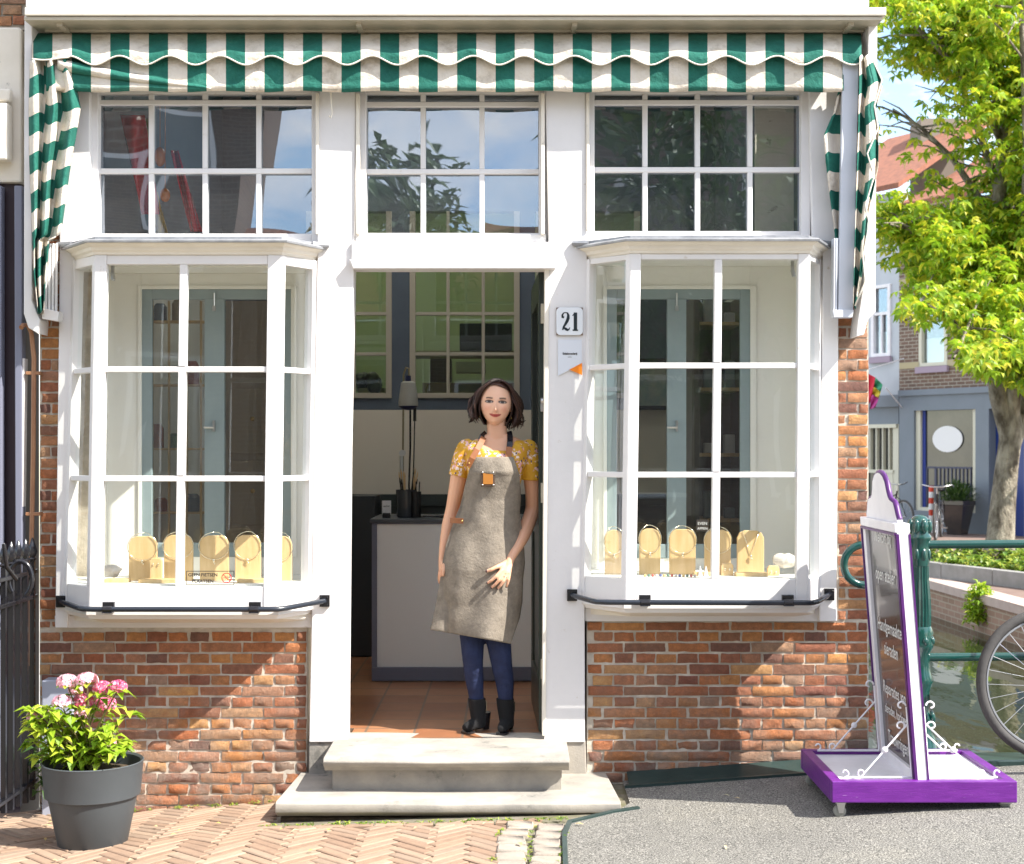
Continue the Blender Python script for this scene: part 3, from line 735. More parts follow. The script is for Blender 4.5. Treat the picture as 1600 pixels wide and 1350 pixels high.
b.build('cream_piping',M['cream'],aw,smooth=180)
b=MB(); b.pp([(1317,98),(1342,98),(1333,490),(1310,490)],-.16,-.13)
for i in range(4): b.pp([(1303+i*3.5,372),(1305.5+i*3.5,372),(1304.5+i*3.5,486),(1302+i*3.5,486)],-.17+.01*i,-.11)
b.pp([(1301,484),(1334,484),(1332,496),(1303,496)],-.175,-.12)
b.build('guide_rail',mat('guide_alu_paint',(.55,.58,.64),.4),aw,bevel=.002)
b=MB()
for i in range(4): b.pp([(70+i*5.5,380),(73+i*5.5,380),(72+i*5.5,492),(69+i*5.5,492)],-.13+.012*i,-.08)
b.pp([(63,480),(92,487),(90,502),(66,498)],-.14,-.07)
b.build('guide_rail',M['white'],aw,bevel=.002)
b=MB(); pth=[P(517,143,-.10),P(518,165,-.10),P(519,178,-.10),P(517,184,-.1),P(514,181,-.1)]; b.tube(pth,.004,6)
tag(b.build('cord_hook',M['cream'],smooth=60),'short cream cord with a hook hanging under the awning, above the left door post','hook')
# ================================================================ guard rails of the bays
def guard(lab,pw0,pf0,pf1,pw1,br,grp='guard rails under the bay windows'):
    t=thing('guard_rail',lab,'guard rail',P((pf0[0]+pf1[0])/2,pf0[1],-.2),grp)
    pts=[P(*pw0,-.06),P(*pf0,-.295),P(*pf1,-.295),P(*pw1,-.06)]
    def rnd(p,a,c,k=.05):
        return [p+(a-p).normalized()*k,p+(a-p).normalized()*k*.3+(c-p).normalized()*k*.3*.5,p+(c-p).normalized()*k]
    path=[pts[0]]+rnd(pts[1],pts[0],pts[2])+rnd(pts[2],pts[1],pts[3])+[pts[3]]
    b=MB(); b.tube(path,.0125,10); b.build('rod',M['rail'],t,smooth=60)
    for q in (pts[0],pts[3]):
        b=MB(); b.box(q.x-.024,q.x+.024,-.062,-.046,q.z-.028,q.z+.028)
        for dx,dz in ((-.015,-.018),(.015,-.018),(-.015,.018),(.015,.018)): b.ball((q.x+dx,-.064,q.z+dz),.004,6,4)
        b.build('wall_plate',M['black'],t,bevel=.002)
    for px in br:
        q=P(px,pf0[1],-.295); b=MB(); b.box(q.x-.027,q.x+.027,-.285,-.262,q.z-.0,q.z+.032); b.box(q.x-.024,q.x+.024,-.311,-.262,q.z-.017,q.z-.0125)
        b.tube([(q.x-.022,-.295,q.z),(q.x+.022,-.295,q.z)],.0165,10); b.build('bracket',M['black'],t,bevel=.002)
guard('black guard rail under the bay window left of the door',(95,940),(128,952),(437,952),(507,939),(168,397))
guard('black guard rail under the bay window right of the door',(894,930),(932,941),(1274,942),(1296,929),(1008,1232))
# ================================================================ plates on the door post
t=thing('house_number','square white enamel house number 21 with rusty corners on the door post','number sign',P(890,502,-.05))
b=MB(); y=-.058; c=P(890,502,y); w=.063
pts=[]
for cx,cz,a0 in ((1,1,0),(-1,1,90),(-1,-1,180),(1,-1,270)):
    for k in range(5):
        a=R(a0+k*22.5); pts.append((c.x+cx*(w-.018)+.018*math.cos(a),y,c.z+cz*(w+.003-.018)+.018*math.sin(a)))
b.slab(pts,(0,.008,0)); b.build('enamel_plate',M['cardw'] if 0 else mat('enamel_white',(.74,.77,.80),.15,coat=.5),t,bevel=.0015)
b=MB(); b.box(c.x-w,c.x+w,-.0545,-.0455,c.z-w-.003,c.z+w+.003); b.build('rusty_backing',mat('rust',(.18,.10,.05),.8,(.08,.05,.03),30),t)
# numerals, drawn as outlines: px coords of the photograph's plate zoom (720 wide = 80 px)
def zp(pts,x0=860,y0=460,k=9.0): return [(x0+a/k,y0+b_/k) for a,b_ in pts]
def stroke(b,pts,wd,y):
    n=len(pts)
    for i in range(n):
        pass
    L_=[];R_=[]
    for i,(x_,y_) in enumerate(pts):
        a=pts[max(0,i-1)]; c_=pts[min(n-1,i+1)]; dx,dy=c_[0]-a[0],c_[1]-a[1]; l=math.hypot(dx,dy) or 1
        w_=wd[i]/2; L_.append((x_-dy/l*w_,y_+dx/l*w_)); R_.append((x_+dy/l*w_,y_-dx/l*w_))
    vs=[];fs=[]
    for p,q in zip(L_,R_):
        a,c_=zp([p,q]); vs += [P(*a,y),P(*c_,y)]
    fs=[(2*i,2*i+1,2*i+3,2*i+2) for i in range(n-1)]
    b.add(vs,fs)
b=MB(); yy=-.0592
stroke(b,[(192,325),(170,318),(168,290),(185,262),(212,255),(240,262),(252,295),(250,335),(235,375),(210,420),(185,460),(172,500)],[26,34,26,16,14,22,36,44,42,34,26,18],yy)
stroke(b,[(172,500),(182,478),(200,475),(220,488),(242,500),(262,490),(275,462)],[8,22,30,36,32,20,6],yy-.0004)
stroke(b,[(352,255),(352,500)],[48,48],yy)
stroke(b,[(308,300),(325,288),(352,262)],[6,18,30],yy-.0004)
stroke(b,[(312,503),(390,503)],[20,20],yy-.0005)
b.build('numeral',mat('numeral_black',(.015,.025,.03),.3),t)
t=thing('shop_plaque','small white swallowtail shop plaque with an orange corner below the house number','plaque',P(890,558,-.05))
b=MB(); b.pp([(872,531),(909,531),(909,568),(890,578),(872,587)],-.053,-.045); b.build('plate',mat('plaque_white',(.66,.69,.74),.35),t)
b=MB(); b.pp([(909.5,567),(909.5,586),(889.5,577.5)],-.055,-.0525); b.build('orange_flash',mat('orange',(.85,.23,.01),.4),t)
b=MB(); q=P(890.5,554,-.054); text_mb(b,'Edelsmederij',.0135,q,(1,0,0),(0,0,1),.0005); q=P(890.5,558.5,-.054); text_mb(b,'atelier',.008,q,(1,0,0),(0,0,1)); b.build('lettering',M['chalk'],t)
# ================================================================ sticker on the left bay
t=thing('window_sticker','transparent no bicycles sticker with Dutch text low on the left bay window','sticker',P(328,903,-.25))
q0,q1=P(291,914,-.226),P(366,892,-.226); y=q0.y
b=MB()
for (a,c_,e,g) in ((q0.x,q1.x,q0.z,q0.z+.003),(q0.x,q1.x,q1.z-.003,q1.z),(q0.x,q0.x+.003,q0.z+.003,q1.z-.003),(q1.x-.003,q1.x,q0.z+.003,q1.z-.003)): b.box(a,c_,y,y+.0008,e,g)
text_mb(b,'GEEN FIETSEN',.0215,P(317,900.5,-.2262),(1,0,0),(0,0,1),.0006); text_mb(b,'PLAATSEN',.0215,P(317,910.5,-.2262),(1,0,0),(0,0,1),.0006)
b.build('lettering',M['chalk'],t)
b=MB(); c=P(354,903,-.2262); rr=.024
for i in range(32):
    a0,a1=2*math.pi*i/32,2*math.pi*(i+1)/32
    b.add([(c.x+r_*math.cos(a),c.y,c.z+r_*math.sin(a)) for r_,a in ((rr,a0),(rr,a1),(rr*.84,a1),(rr*.84,a0))],[(0,1,2,3)])
b.add([(c.x-rr*.65,c.y-.0005,c.z+rr*.55),(c.x-rr*.55,c.y-.0005,c.z+rr*.65),(c.x+rr*.65,c.y-.0005,c.z-rr*.55),(c.x+rr*.55,c.y-.0005,c.z-rr*.65)],[(0,1,2,3)])
b.build('red_ring',mat('sticker_red',(.7,.03,.03),.4),t)
b=MB()
for dx in (-.010,.010): b.add([(c.x+dx+r_*math.cos(a),c.y+.0004,c.z-.004+r_*math.sin(a)) for i in range(12) for r_,a in ((.008,2*math.pi*i/12),(.0063,2*math.pi*i/12))],[(2*i,2*i+1,(2*i+3)%24,(2*i+2)%24) for i in range(12)])
for p_,q_ in (((-.01,-.004),(-.003,.007)),((-.003,.007),(.006,.007)),((.006,.007),(.01,-.004)),((-.003,.007),(0,-.004)),((0,-.004),(.006,.007))):
    b.tube([(c.x+p_[0],c.y+.0004,c.z+p_[1]),(c.x+q_[0],c.y+.0004,c.z+q_[1])],.0007,4)
b.build('bicycle_symbol',M['chalk'],t)
# ================================================================ necklace stands and small display pieces
def stand(px0,px1,ptop,y,zb,lab,grp,neck=0,style=0):
    t=thing('necklace_stand',lab,'display stand',(X((px0+px1)/2,y),y,zb),grp)
    x0,x1,zt=X(px0,y),X(px1,y),Z(ptop,y); cm=.035 if style<2 else .02
    b=MB(); b.slab([(x0,y,zb),(x1,y,zb),(x1,y,zt-cm),(x1-cm*.35,y,zt-cm*.3),(x1-cm,y,zt),(x0+cm,y,zt),(x0+cm*.35,y,zt-cm*.3),(x0,y,zt-cm)],(0,.022,0)); b.build('wooden_board',M['wood'],t,bevel=.003)
    xc=(x0+x1)/2; w=(x1-x0)/2; b=MB()
    if neck==2: pts=[(xc-w*.62,y-.003,zt-.004),(xc,y-.004,zt-.115),(xc+w*.62,y-.003,zt-.004)]
    else:
        pts=[]
        for i in range(25):
            a=math.pi*2*i/24
            pts.append((xc+(w+.004)*math.sin(a)*(1.0),y-.005+(.03 if math.cos(a)>.93 else 0),zt-.052+.068*math.cos(a) if math.cos(a)>0 else zt-.052+.062*math.cos(a)))
    b.tube(pts,.0017,5,cap=True); b.build('necklace',M['gold'],t,smooth=180)
    b=MB(); zc=(zt-.12 if neck!=2 else zt-.125); b.ball((xc,y-.008,zc),(.006,.004,.009),8,6); b.ball((xc+.004,y-.008,zc-.012),(.004,.003,.005),6,5); b.build('pendant',M['gold'],t,smooth=180)
    return t
G1='wooden necklace stands in the left bay window'; G2='wooden necklace stands in the right bay window'
yl=-.02
for i,(a,c,tp,nk) in enumerate(((201,245,838,1),(256,301,836,1),(312,357,837,1),(367,407,836,1),(424,456,838,1))):
    stand(a,c,tp,yl-.0,shL,('leftmost wooden necklace stand in the left bay, with a round silver pendant','second wooden necklace stand from the left in the left bay, behind the white mullion','middle wooden necklace stand in the left bay, above the no bicycles sticker','darker grained wooden necklace stand with a long pendant, fourth in the left bay','rightmost wooden necklace stand in the left bay, seen through its side pane')[i],G1,nk)
for i,(a,c,tp,nk) in enumerate(((945,974,828,1),(999,1032,826,1),(1046,1087,827,1),(1101,1142,828,1),(1152,1194,829,2))):
    stand(a,c,tp,yl,shR,('leftmost wooden necklace stand in the right bay, seen through its side pane','second wooden necklace stand from the left in the right bay','wooden necklace stand with a hoop necklace left of the mullion in the right bay','wooden necklace stand just behind the mullion in the right bay','wooden stand with a thin V shaped chain, rightmost in the right bay')[i],G2,nk)
def mini(px0,px1,ptop,y,zb,lab):
    t=thing('earring_stand',lab,'display stand',(X((px0+px1)/2,y),y,zb)); x0,x1,zt=X(px0,y),X(px1,y),Z(ptop,y)
    b=MB(); b.slab([(x0,y,zb),(x1,y,zb),(x1,y,zt-.012),(x1-.008,y,zt),(x0+.008,y,zt),(x0,y,zt-.012)],(0,.02,0)); b.build('wooden_board',M['wood'],t,bevel=.003)
    b=MB()
    for s_ in (-1,1): b.ball(((x0+x1)/2+s_*(x1-x0)*.2,y-.004,zt-.03),(.004,.003,.007),6,5)
    b.build('earring',M['gold'],t,smooth=180)
mini(234,253,872,-.09,shL,'small wooden earring stand before the leftmost necklace stand in the left bay')
mini(1127,1146,880,-.08,shR,'small wooden earring stand at the foot of the stand behind the right bay mullion')
mini(1199,1218,884,-.09,shR,'small wooden earring stand near the right edge of the right bay')
def block(px0,px1,p0,y,zb,lab,grp='flat wooden blocks on the bay shelves'):
    b=MB(); b.box(X(px0,y),X(px1,y),y,y+.06,zb,zb+.018); tag(b.build('wooden_block',M['wood'],bevel=.003),lab,'display block',grp)
block(162,200,0,-.12,shL,'flat wooden block at the left end of the left bay shelf')
block(216,280,0,-.14,shL,'long flat wooden block lying before the second stand in the left bay')
block(370,420,0,-.13,shL,'flat wooden block in the right corner of the left bay shelf')
block(1085,1112,0,-.12,shR,'short flat wooden block left of the mullion in the right bay')
block(1150,1200,0,-.13,shR,'flat wooden block before the V chain stand in the right bay')
def rock(px,py,y,r,lab,seed):
    b=MB(); n=14; c=P(px,py,y)
    b.ball(c,(r,r*.7,r*.6),16,12)
    for i,v in enumerate(b.v):
        w=1+.35*noise.noise(Vector(v)*28+Vector((seed,0,0))); d=Vector(v)-c; b.v[i]=tuple(c+d*w)
    tag(b.build('rock',mat('crystal_rock',(.72,.68,.62),.6,(.5,.45,.4),20,bs=60,bst=.8)),lab,'rock')
rock(174,892,.0,.052,'rough white crystal rock in the left corner of the left bay',1)
rock(1228,876,.0,.058,'rough pale crystal rock in the right corner of the right bay',5)
t=thing('bead_string','string of small coloured beads and rings lying at the left of the right bay shelf','jewellery',P(1050,897,-.14))
for px,cc in zip(range(1008,1092,6),[(.7,.5,.2),(.1,.2,.15),(.5,.1,.08),(.6,.55,.5),(.1,.12,.3)]*3):
    b=MB(); q=P(px,0,-.15+.012*math.sin(px)); b.ball((q.x,q.y,shR+.007),.007,8,6); b.build('bead',mat('bead_%d'%px,cc,.2),t,smooth=180)
for px in (1094,1103):
    b=MB(); q=P(px,0,-.12); b.lathe((q.x,q.y,shR),[(.012,0),(.011,.004),(.004,.04),(.001,.05)],12)
    tag(b.build('ring_cone',M['cardw'],smooth=60),'white ring cone on the right bay shelf, %s of the pair'%('left' if px<1100 else 'right'),'ring cone','ring cones on the right bay shelf')
def spot(px,py,y,lab):
    b=MB(); q=P(px,py,y); b.box(q.x-.007,q.x+.007,y-.007,y+.007,q.z,q.z+.05); b.tube([(q.x,y,q.z+.0),(q.x+.006,y-.01,q.z-.03)],.010,8)
    tag(b.build('ceiling_spot',M['steel'],smooth=40),lab,'spot lamp','small spot lamps in the bay ceilings')
spot(176,428,-.1,'small spot lamp in the top left corner of the left bay'); spot(1238,422,-.1,'small spot lamp in the top right corner of the right bay')
t=thing('open_sign','small black hanging sign with white letters behind the right bay glass','sign',P(1097,826,.1))
b=MB(); b.pb(1088,812,1107,830,.10,.104); b.build('board',M['chalk'],t)
b=MB(); text_mb(b,'EVEN',.02,P(1097.5,820,.0985),(1,0,0),(0,0,1)); text_mb(b,'APPEN',.017,P(1097.5,827.5,.0985),(1,0,0),(0,0,1)); b.build('lettering',M['cardw'],t)
# ---- coloured things behind the left transom
def cloth(name,lab,pts,y,colr,seed):
    b=MB()
    def f(u,v):
        (l,r_)=interp([(p[0],p[1]) for p in pts],v),interp([(p[0],p[2]) for p in pts],v); yy_=interp([(0,pts[0][3]),(1,pts[-1][3])],v)
        return P(lerp(l,r_,u),yy_,y+.04*math.sin(u*7+v*5+seed))
    b.grid(f,14,20); m=mat('plastic_'+name+str(seed),colr,.25,coat=.5)
    return tag(b.build(name,m,smooth=180,solid=.004),lab,'flag','coloured flags behind the left transom')
cloth('flag','red flag hanging diagonally behind the first two columns of the left transom',[(0,188,226,180),(1,222,250,335)],.35,(.55,.02,.03),1)
cloth('flag','yellow green flag strip behind the left transom, beside the red one',[(0,208,234,185),(1,226,240,330)],.42,(.22,.30,.03),2)
cloth('flag','narrow red streamer behind the second column of the left transom',[(0,266,278,235),(1,298,316,362)],.36,(.55,.02,.04),3)
cloth('flag','yellow strip of cloth low behind the second column of the left transom',[(0,232,246,300),(1,244,262,364)],.40,(.5,.33,.04),4)
for i,(px,py,rx,rz) in enumerate(((250,245,.028,.05),(258,305,.026,.035))):
    b=MB(); c=P(px,py,.34); b.ball(c,(rx*1.0,.03,rz),14,10); b.tube([c+Vector((0,0,rz)),P(px,160,.34)],.002,5)
    tag(b.build('balloon',mat('orange_balloon',(.55,.16,.02),.15,coat=.6),smooth=180),('upper','lower')[i]+' orange balloon behind the left transom','balloon','orange balloons behind the left transom')
b=MB(); b.pb(1180,150,1258,372,.36,.38); tag(b.build('window_blind',M['cream']),'cream blind behind the last column of the right transom','blind')
# ================================================================ open door leaf
t=thing('shop_door','dark green shop door standing open inwards along the right jamb','door',P(857,1145,.08))
a=Vector((X(856,.08)-.002,.08,0)); e=Vector((X(842,.95),.95,0)); nn=Vector((-1,0,0))
def leafslab(b,t0,t1,z0,z1,o0=0,o1=.042):
    p=a.lerp(e,t0); q=a.lerp(e,t1)
    b.slab([(p.x-o0,p.y,z0),(q.x-o0,q.y,z0),(q.x-o0,q.y,z1),(p.x-o0,p.y,z1)],(-(o1-o0),0,0))
zt_=Z(423,.08)
b=MB()
leafslab(b,0,.13,zF+.01,zt_); leafslab(b,.87,1,zF+.01,zt_)
for z0,z1 in ((zF+.01,zF+.25),(zF+.95,zF+1.1),(zt_-.14,zt_)): leafslab(b,.13,.87,z0,z1)
for z0,z1 in ((zF+.25,zF+.95),): leafslab(b,.13,.87,z0,z1,.012,.03)
d_=b.build('door_leaf',M['greendark'],t,bevel=.003)
b=MB(); leafslab(b,.13,.87,zF+1.1,zt_-.14,.018,.024); b.build('glass_panel',M['glass_bg'],t)
for py in (490,770,1045):
    b=MB(); q=P(852,py,.06); b.box(X(845,.06),X(856,.06),.052,.06,q.z-.048,q.z+.048); b.tube([(X(857,.05),.05,q.z-.048),(X(857,.05),.05,q.z+.048)],.006,8)
    for dz in (-.03,0,.03): b.ball((X(850,.05),.051,q.z+dz),.004,6,4)
    b.build('hinge',mat('old_cream_steel',(.55,.52,.42),.5,(.4,.36,.28),20),t,bevel=.0015)
b=MB(); q=P(851,634,.5); 
b.box(q.x-.03,q.x-.0,.02,.05,Z(643,.03),Z(622,.03)); b.ball((X(848,.03),.01,Z(626,.03)),.014,8,6); b.build('lock',M['steel'],t,bevel=.002)
# ================================================================ counter and what stands on it
yc=1.7
t=thing('shop_counter','white fronted shop counter with blue grey plinth and dark top','counter',(X(700,yc),yc+.3,zF))
cx0,cx1=X(581,yc),X(905,yc); zc0,zc1=Z(1063,yc),Z(811,yc)
zc0=zF
b=MB(); b.box(cx0+.03,cx1,yc+.01,yc+.65,zF+.08,zc1-.03); b.build('front_panel',mat('counter_white',(.86,.86,.83),.45),t,bevel=.002)
b=MB(); b.box(cx0,cx0+.03,yc-.004,yc+.65,zF+.08,zc1-.03); b.box(cx0,cx1,yc-.012,yc+.65,zF,zF+.08); b.box(cx0,cx1,yc-.004,yc+.65,zc1-.03,zc1-.0225)
b.build('frame',M['greyblue'],t,bevel=.002)
b=MB(); b.box(cx0-.01,cx1,yc-.015,yc+.66,zc1-.022,zc1); b.build('counter_top',mat('counter_dark',(.06,.07,.085),.3),t,bevel=.002)
zt2=zc1
t=thing('brush_pot','dark glass pot full of wooden paint brushes on the counter','brush pot',(X(635,1.9),1.9,zt2))
b=MB(); q=(X(635,1.9),1.9,zt2); b.lathe(q,[(.055,0),(.06,.01),(.065,.17),(.06,.17),(.056,.012),(0,.012)],20); b.build('pot',mat('dark_pot',(.05,.055,.06),.15),t,smooth=40)
rr_=random.Random(2)
for i in range(14):
    a_=rr_.uniform(0,6.28); r_=rr_.uniform(.01,.045); h=rr_.uniform(.20,.29); b=MB()
    p0=Vector((q[0]+r_*.5*math.cos(a_),1.9+r_*.5*math.sin(a_),zt2+.02)); p1=Vector((q[0]+r_*1.5*math.cos(a_),1.9+r_*1.3*math.sin(a_),zt2+h))
    b.tube([p0,p1],.004,6); b.tube([p1,p1+(p1-p0).normalized()*.03],[.006,.002],6); b.build('brush',M['wood'] if i%3 else M['black'],t)
t=thing('tool_pot','narrow black tool pot beside the brush pot on the counter','tool pot',(X(651,1.87),1.87,zt2))
b=MB(); b.lathe((X(650,1.86),1.86,zt2),[(.03,0),(.032,.16),(.028,.16),(.026,.01),(0,.01)],16); b.build('pot',M['black'],t,smooth=40)
b=MB()
for i in range(4): b.tube([(X(650,1.86)+.012*math.cos(i*1.6),1.86+.012*math.sin(i*1.6),zt2+.02),(X(650,1.86)+.022*math.cos(i*1.6),1.86+.02*math.sin(i*1.6),zt2+.22)],.004,6)
b.build('pliers',M['black'],t)
t=thing('card_holder','small white card in a black holder on the left of the counter','card holder',(X(604,1.85),1.85,zt2))
b=MB(); b.box(X(597,1.85),X(611,1.85),1.85,1.853,zt2+.02,zt2+.105); b.build('card',M['cardw'],t); b=MB(); b.box(X(598,1.85),X(610,1.85),1.83,1.88,zt2,zt2+.03); b.build('holder',M['black'],t,bevel=.003)
b=MB(); text_mb(b,'atelier',.016,P(604,792,1.848),(1,0,0),(0,0,1)); b.build('lettering',M['black'],t)
t=thing('hanging_motor','pale grey hanging workshop motor on a tall pole stand above the counter','hanging motor',(X(632,2.0),2.0,zt2))
y=2.0
b=MB(); b.tube([(X(629,y),y+.03,zt2),(X(629,y),y+.03,Z(720,y)),(X(630,y),y+.03,Z(585,y)),(X(634,y),y+.02,Z(574,y)),(X(639,y),y,Z(576,y)),(X(639,y),y,Z(590,y))],.006,8); b.build('pole',mat('olive_brass',(.28,.24,.14),.4,metal=.6),t,smooth=60)
b=MB(); b.tube([(X(627,y),y+.01,zt2+.15),(X(627,y),y+.01,Z(712,y))],.011,8); b.lathe((X(629,y),y-.01,Z(708,y)),[(.0,-.012),(.02,-.012),(.02,.012),(0,.012)],12,'y'); b.build('clamp',M['steel'],t,smooth=40)
zc_=Z(615,y); q=(X(638,y),y,0)
b=MB(); b.lathe(q,[(.0,Z(634,y)),(.060,Z(634,y)),(.062,Z(630,y)),(.053,Z(612,y)),(.045,Z(598,y)),(.03,Z(596,y)),(0,Z(596,y))],22); b.build('motor_housing',M['lamp'],t,smooth=40)
b=MB(); b.lathe(q,[(.0,Z(596,y)-.0),(.018,Z(596,y)),(.016,Z(587,y)),(0,Z(587,y))],14); b.lathe(q,[(0,Z(641,y)),(.03,Z(640,y)),(.058,Z(636,y)),(.060,Z(634.3,y)),(0,Z(634.3,y))],16); b.build('motor_cap',M['navy'],t,smooth=40)
b=MB(); b.tube([(X(641,y),y,Z(640,y)),(X(641,y),y,Z(700,y)),(X(639,y),y,Z(760,y)),(X(641,y),y,zt2+.1)],.006,8); b.tube([(X(648,y),y,Z(636,y)),(X(648,y),y,Z(658,y))],.010,8); b.tube([(X(648,y),y,Z(658,y)),(X(646,y),y,Z(740,y)),(X(645,y),y,zt2+.05)],.004,6); b.build('flexible_shaft',M['black'],t,smooth=60)
b=MB(); q=P(700,806,1.85)
b.tube([(X(655,1.85),1.85,zt2+.005),(X(675,1.85),1.8,zt2+.012),(X(695,1.85),1.86,zt2+.004),(X(720,1.85),1.84,zt2+.012)],.005,6); b.tube([(X(660,1.85),1.9,zt2+.006),(X(700,1.85),1.9,zt2+.014)],.006,6)
tag(b.build('cable',M['black'],smooth=60),'thin black cable lying on the counter right of the tool pot','cable')
b=MB(); b.box(X(552,2.9),X(590,2.9),2.7,3.1,zF,Z(775,2.7)); tag(b.build('cabinet',mat('dark_cabinet',(.03,.035,.04),.5),bevel=.004),'dark low cabinet against the back wall left of the counter','cabinet')
t=thing('wooden_cabinet','grey brown wooden cabinet standing in the shop behind the left bay casement','cabinet',(X(385,1.5),1.5,zF))
b=MB(); b.box(X(352,1.5),X(440,1.5),1.5,1.9,zF,Z(470,1.5)); b.build('carcass',mat('oak_brown',(.30,.24,.18),.5,(.36,.29,.22),6,stretch=(6,6,1)),t,bevel=.004)
for i in range(4):
    b=MB(); z0=zF+.1+i*.42; b.box(X(356,1.48),X(434,1.48),1.485,1.499,z0,z0+.38); d_=b.build('drawer',M['oak'] if 'oak' in M else mat('oak_front',(.33,.27,.20),.45),t,bevel=.004)
    b=MB(); b.ball((X(395,1.48),1.475,z0+.2),.014,8,6); b.build('knob',M['brass'],d_,smooth=180)
t=thing('folding_rack','pale wooden rack with hanging rods behind the left bay, beside the grey brown cabinet','rack',(X(280,1.2),1.2,zF))
for px in (236,262,290,312):
    b=MB(); b.box(X(px,1.2),X(px+3,1.2),1.2,1.22,zF,Z(470,1.2)); b.build('upright',M['wood'],t,bevel=.002)
for py in (500,600,700,800):
    b=MB(); b.box(X(234,1.2),X(316,1.2),1.222,1.30,Z(py,1.2)-.012,Z(py,1.2)); sh_=b.build('shelf',M['wood'],t,bevel=.002)
rq=random.Random(9)
for k,(px,py) in enumerate([(250,500),(278,500),(300,600),(246,700),(275,700),(300,800),(252,800)]):
    b=MB(); r_=rq.uniform(.03,.05); h_=rq.uniform(.07,.14); q=(X(px,1.26),1.26,Z(py,1.2)+.001); b.lathe(q,[(0,0),(r_,0),(r_,h_*.8),(r_*.6,h_),(0,h_)],14)
    tag(b.build('jar',mat('jar_%d'%k,rq.choice([(.3,.08,.05),(.08,.12,.16),(.35,.3,.2),(.1,.16,.09)]),.25),smooth=40),'%s storage jar on the rack behind the left bay'%('upper left','upper right','second shelf','third shelf left','third shelf right','lowest right','lowest left')[k],'jar','jars on the rack behind the left bay')
t=thing('display_cabinet','tall grey display cabinet with pale shelves behind the right bay casement','cabinet',(X(1110,1.4),1.4,zF))
b=MB(); x0,x1=X(1085,1.4),X(1165,1.4); b.box(x0,x0+.03,1.4,1.8,zF,2.6); b.box(x1-.03,x1,1.4,1.8,zF,2.6); b.box(x0+.03,x1-.03,1.78,1.8,zF,2.6); b.build('carcass',mat('grey_oak',(.16,.14,.11),.5),t,bevel=.003)
for i in range(6):
    b=MB(); z0=zF+.2+i*.38; b.box(x0+.03,x1-.03,1.42,1.775,z0,z0+.02); b.build('shelf',M['wood'],t)
    b=MB(); 
    for k in range(3): b.box(x0+.07+k*.12,x0+.13+k*.12,1.5,1.56,z0+.021,z0+.08+.05*((i+k)%3))
    b.build('small_boxes',M['cardw'] if i%2 else M['bluegrey'],t,bevel=.003)
t=thing('framed_picture','framed pale picture on the back wall seen through the right bay','picture',(X(1010,3.1),3.15,1.9))
b=MB(); b.pb(985,560,1050,640,3.14,3.17); b.build('frame',M['black'],t,bevel=.003); b=MB(); b.pb(990,566,1045,634,3.13,3.139); b.build('print',mat('pale_print',(.5,.45,.35),.6,(.2,.3,.3),3),t)
# in the workshop seen through the inner windows
yw=4.4
b=MB(); b.pb(660,598,860,640,yw,yw+.6); tag(b.build('workbench',mat('bench_wood',(.18,.14,.09),.6),bevel=.004),'brown workbench in the back room behind the inner windows','workbench')
b=MB(); b.pb(718,505,800,548,yw+.3,yw+.5); tag(b.build('machine',mat('dark_machine',(.02,.03,.045),.3),bevel=.01),'dark box shaped machine on the shelf in the back room','machine')
b=MB(); b.pb(712,565,758,582,yw-.1,yw+.1); tag(b.build('carton',mat('pale_carton',(.4,.42,.34),.7),bevel=.003),'pale flat carton on the back room workbench','carton')
b=MB(); b.pb(672,560,705,598,yw+.1,yw+.3); tag(b.build('machine',mat('dark_machine2',(.03,.035,.03),.3),bevel=.01),'small dark machine at the left of the back room workbench','machine')
b=MB(); b.pb(640,548,880,556,yw+.4,yw+.8); tag(b.build('wall_shelf',mat('shelf_wood',(.30,.26,.18),.6),bevel=.003),'long wall shelf under the dark machine in the back room','shelf')
b=MB()
rr_=random.Random(5)
for i in range(16): b.ball(P(578+rr_.uniform(-14,14),598+rr_.uniform(-8,10),3.7+rr_.uniform(-.1,.1)),rr_.uniform(.03,.06),8,6)
tag(b.build('leather_bag',mat('dark_bag',(.02,.03,.025),.4),smooth=180),'dark bag behind the narrow inner window left of the motor','bag')
b=MB(); b.pb(560,606,600,640,3.6,3.9); tag(b.build('side_table',mat('side_tbl',(.2,.17,.12),.5)),'small table carrying the dark bag in the back room','table')
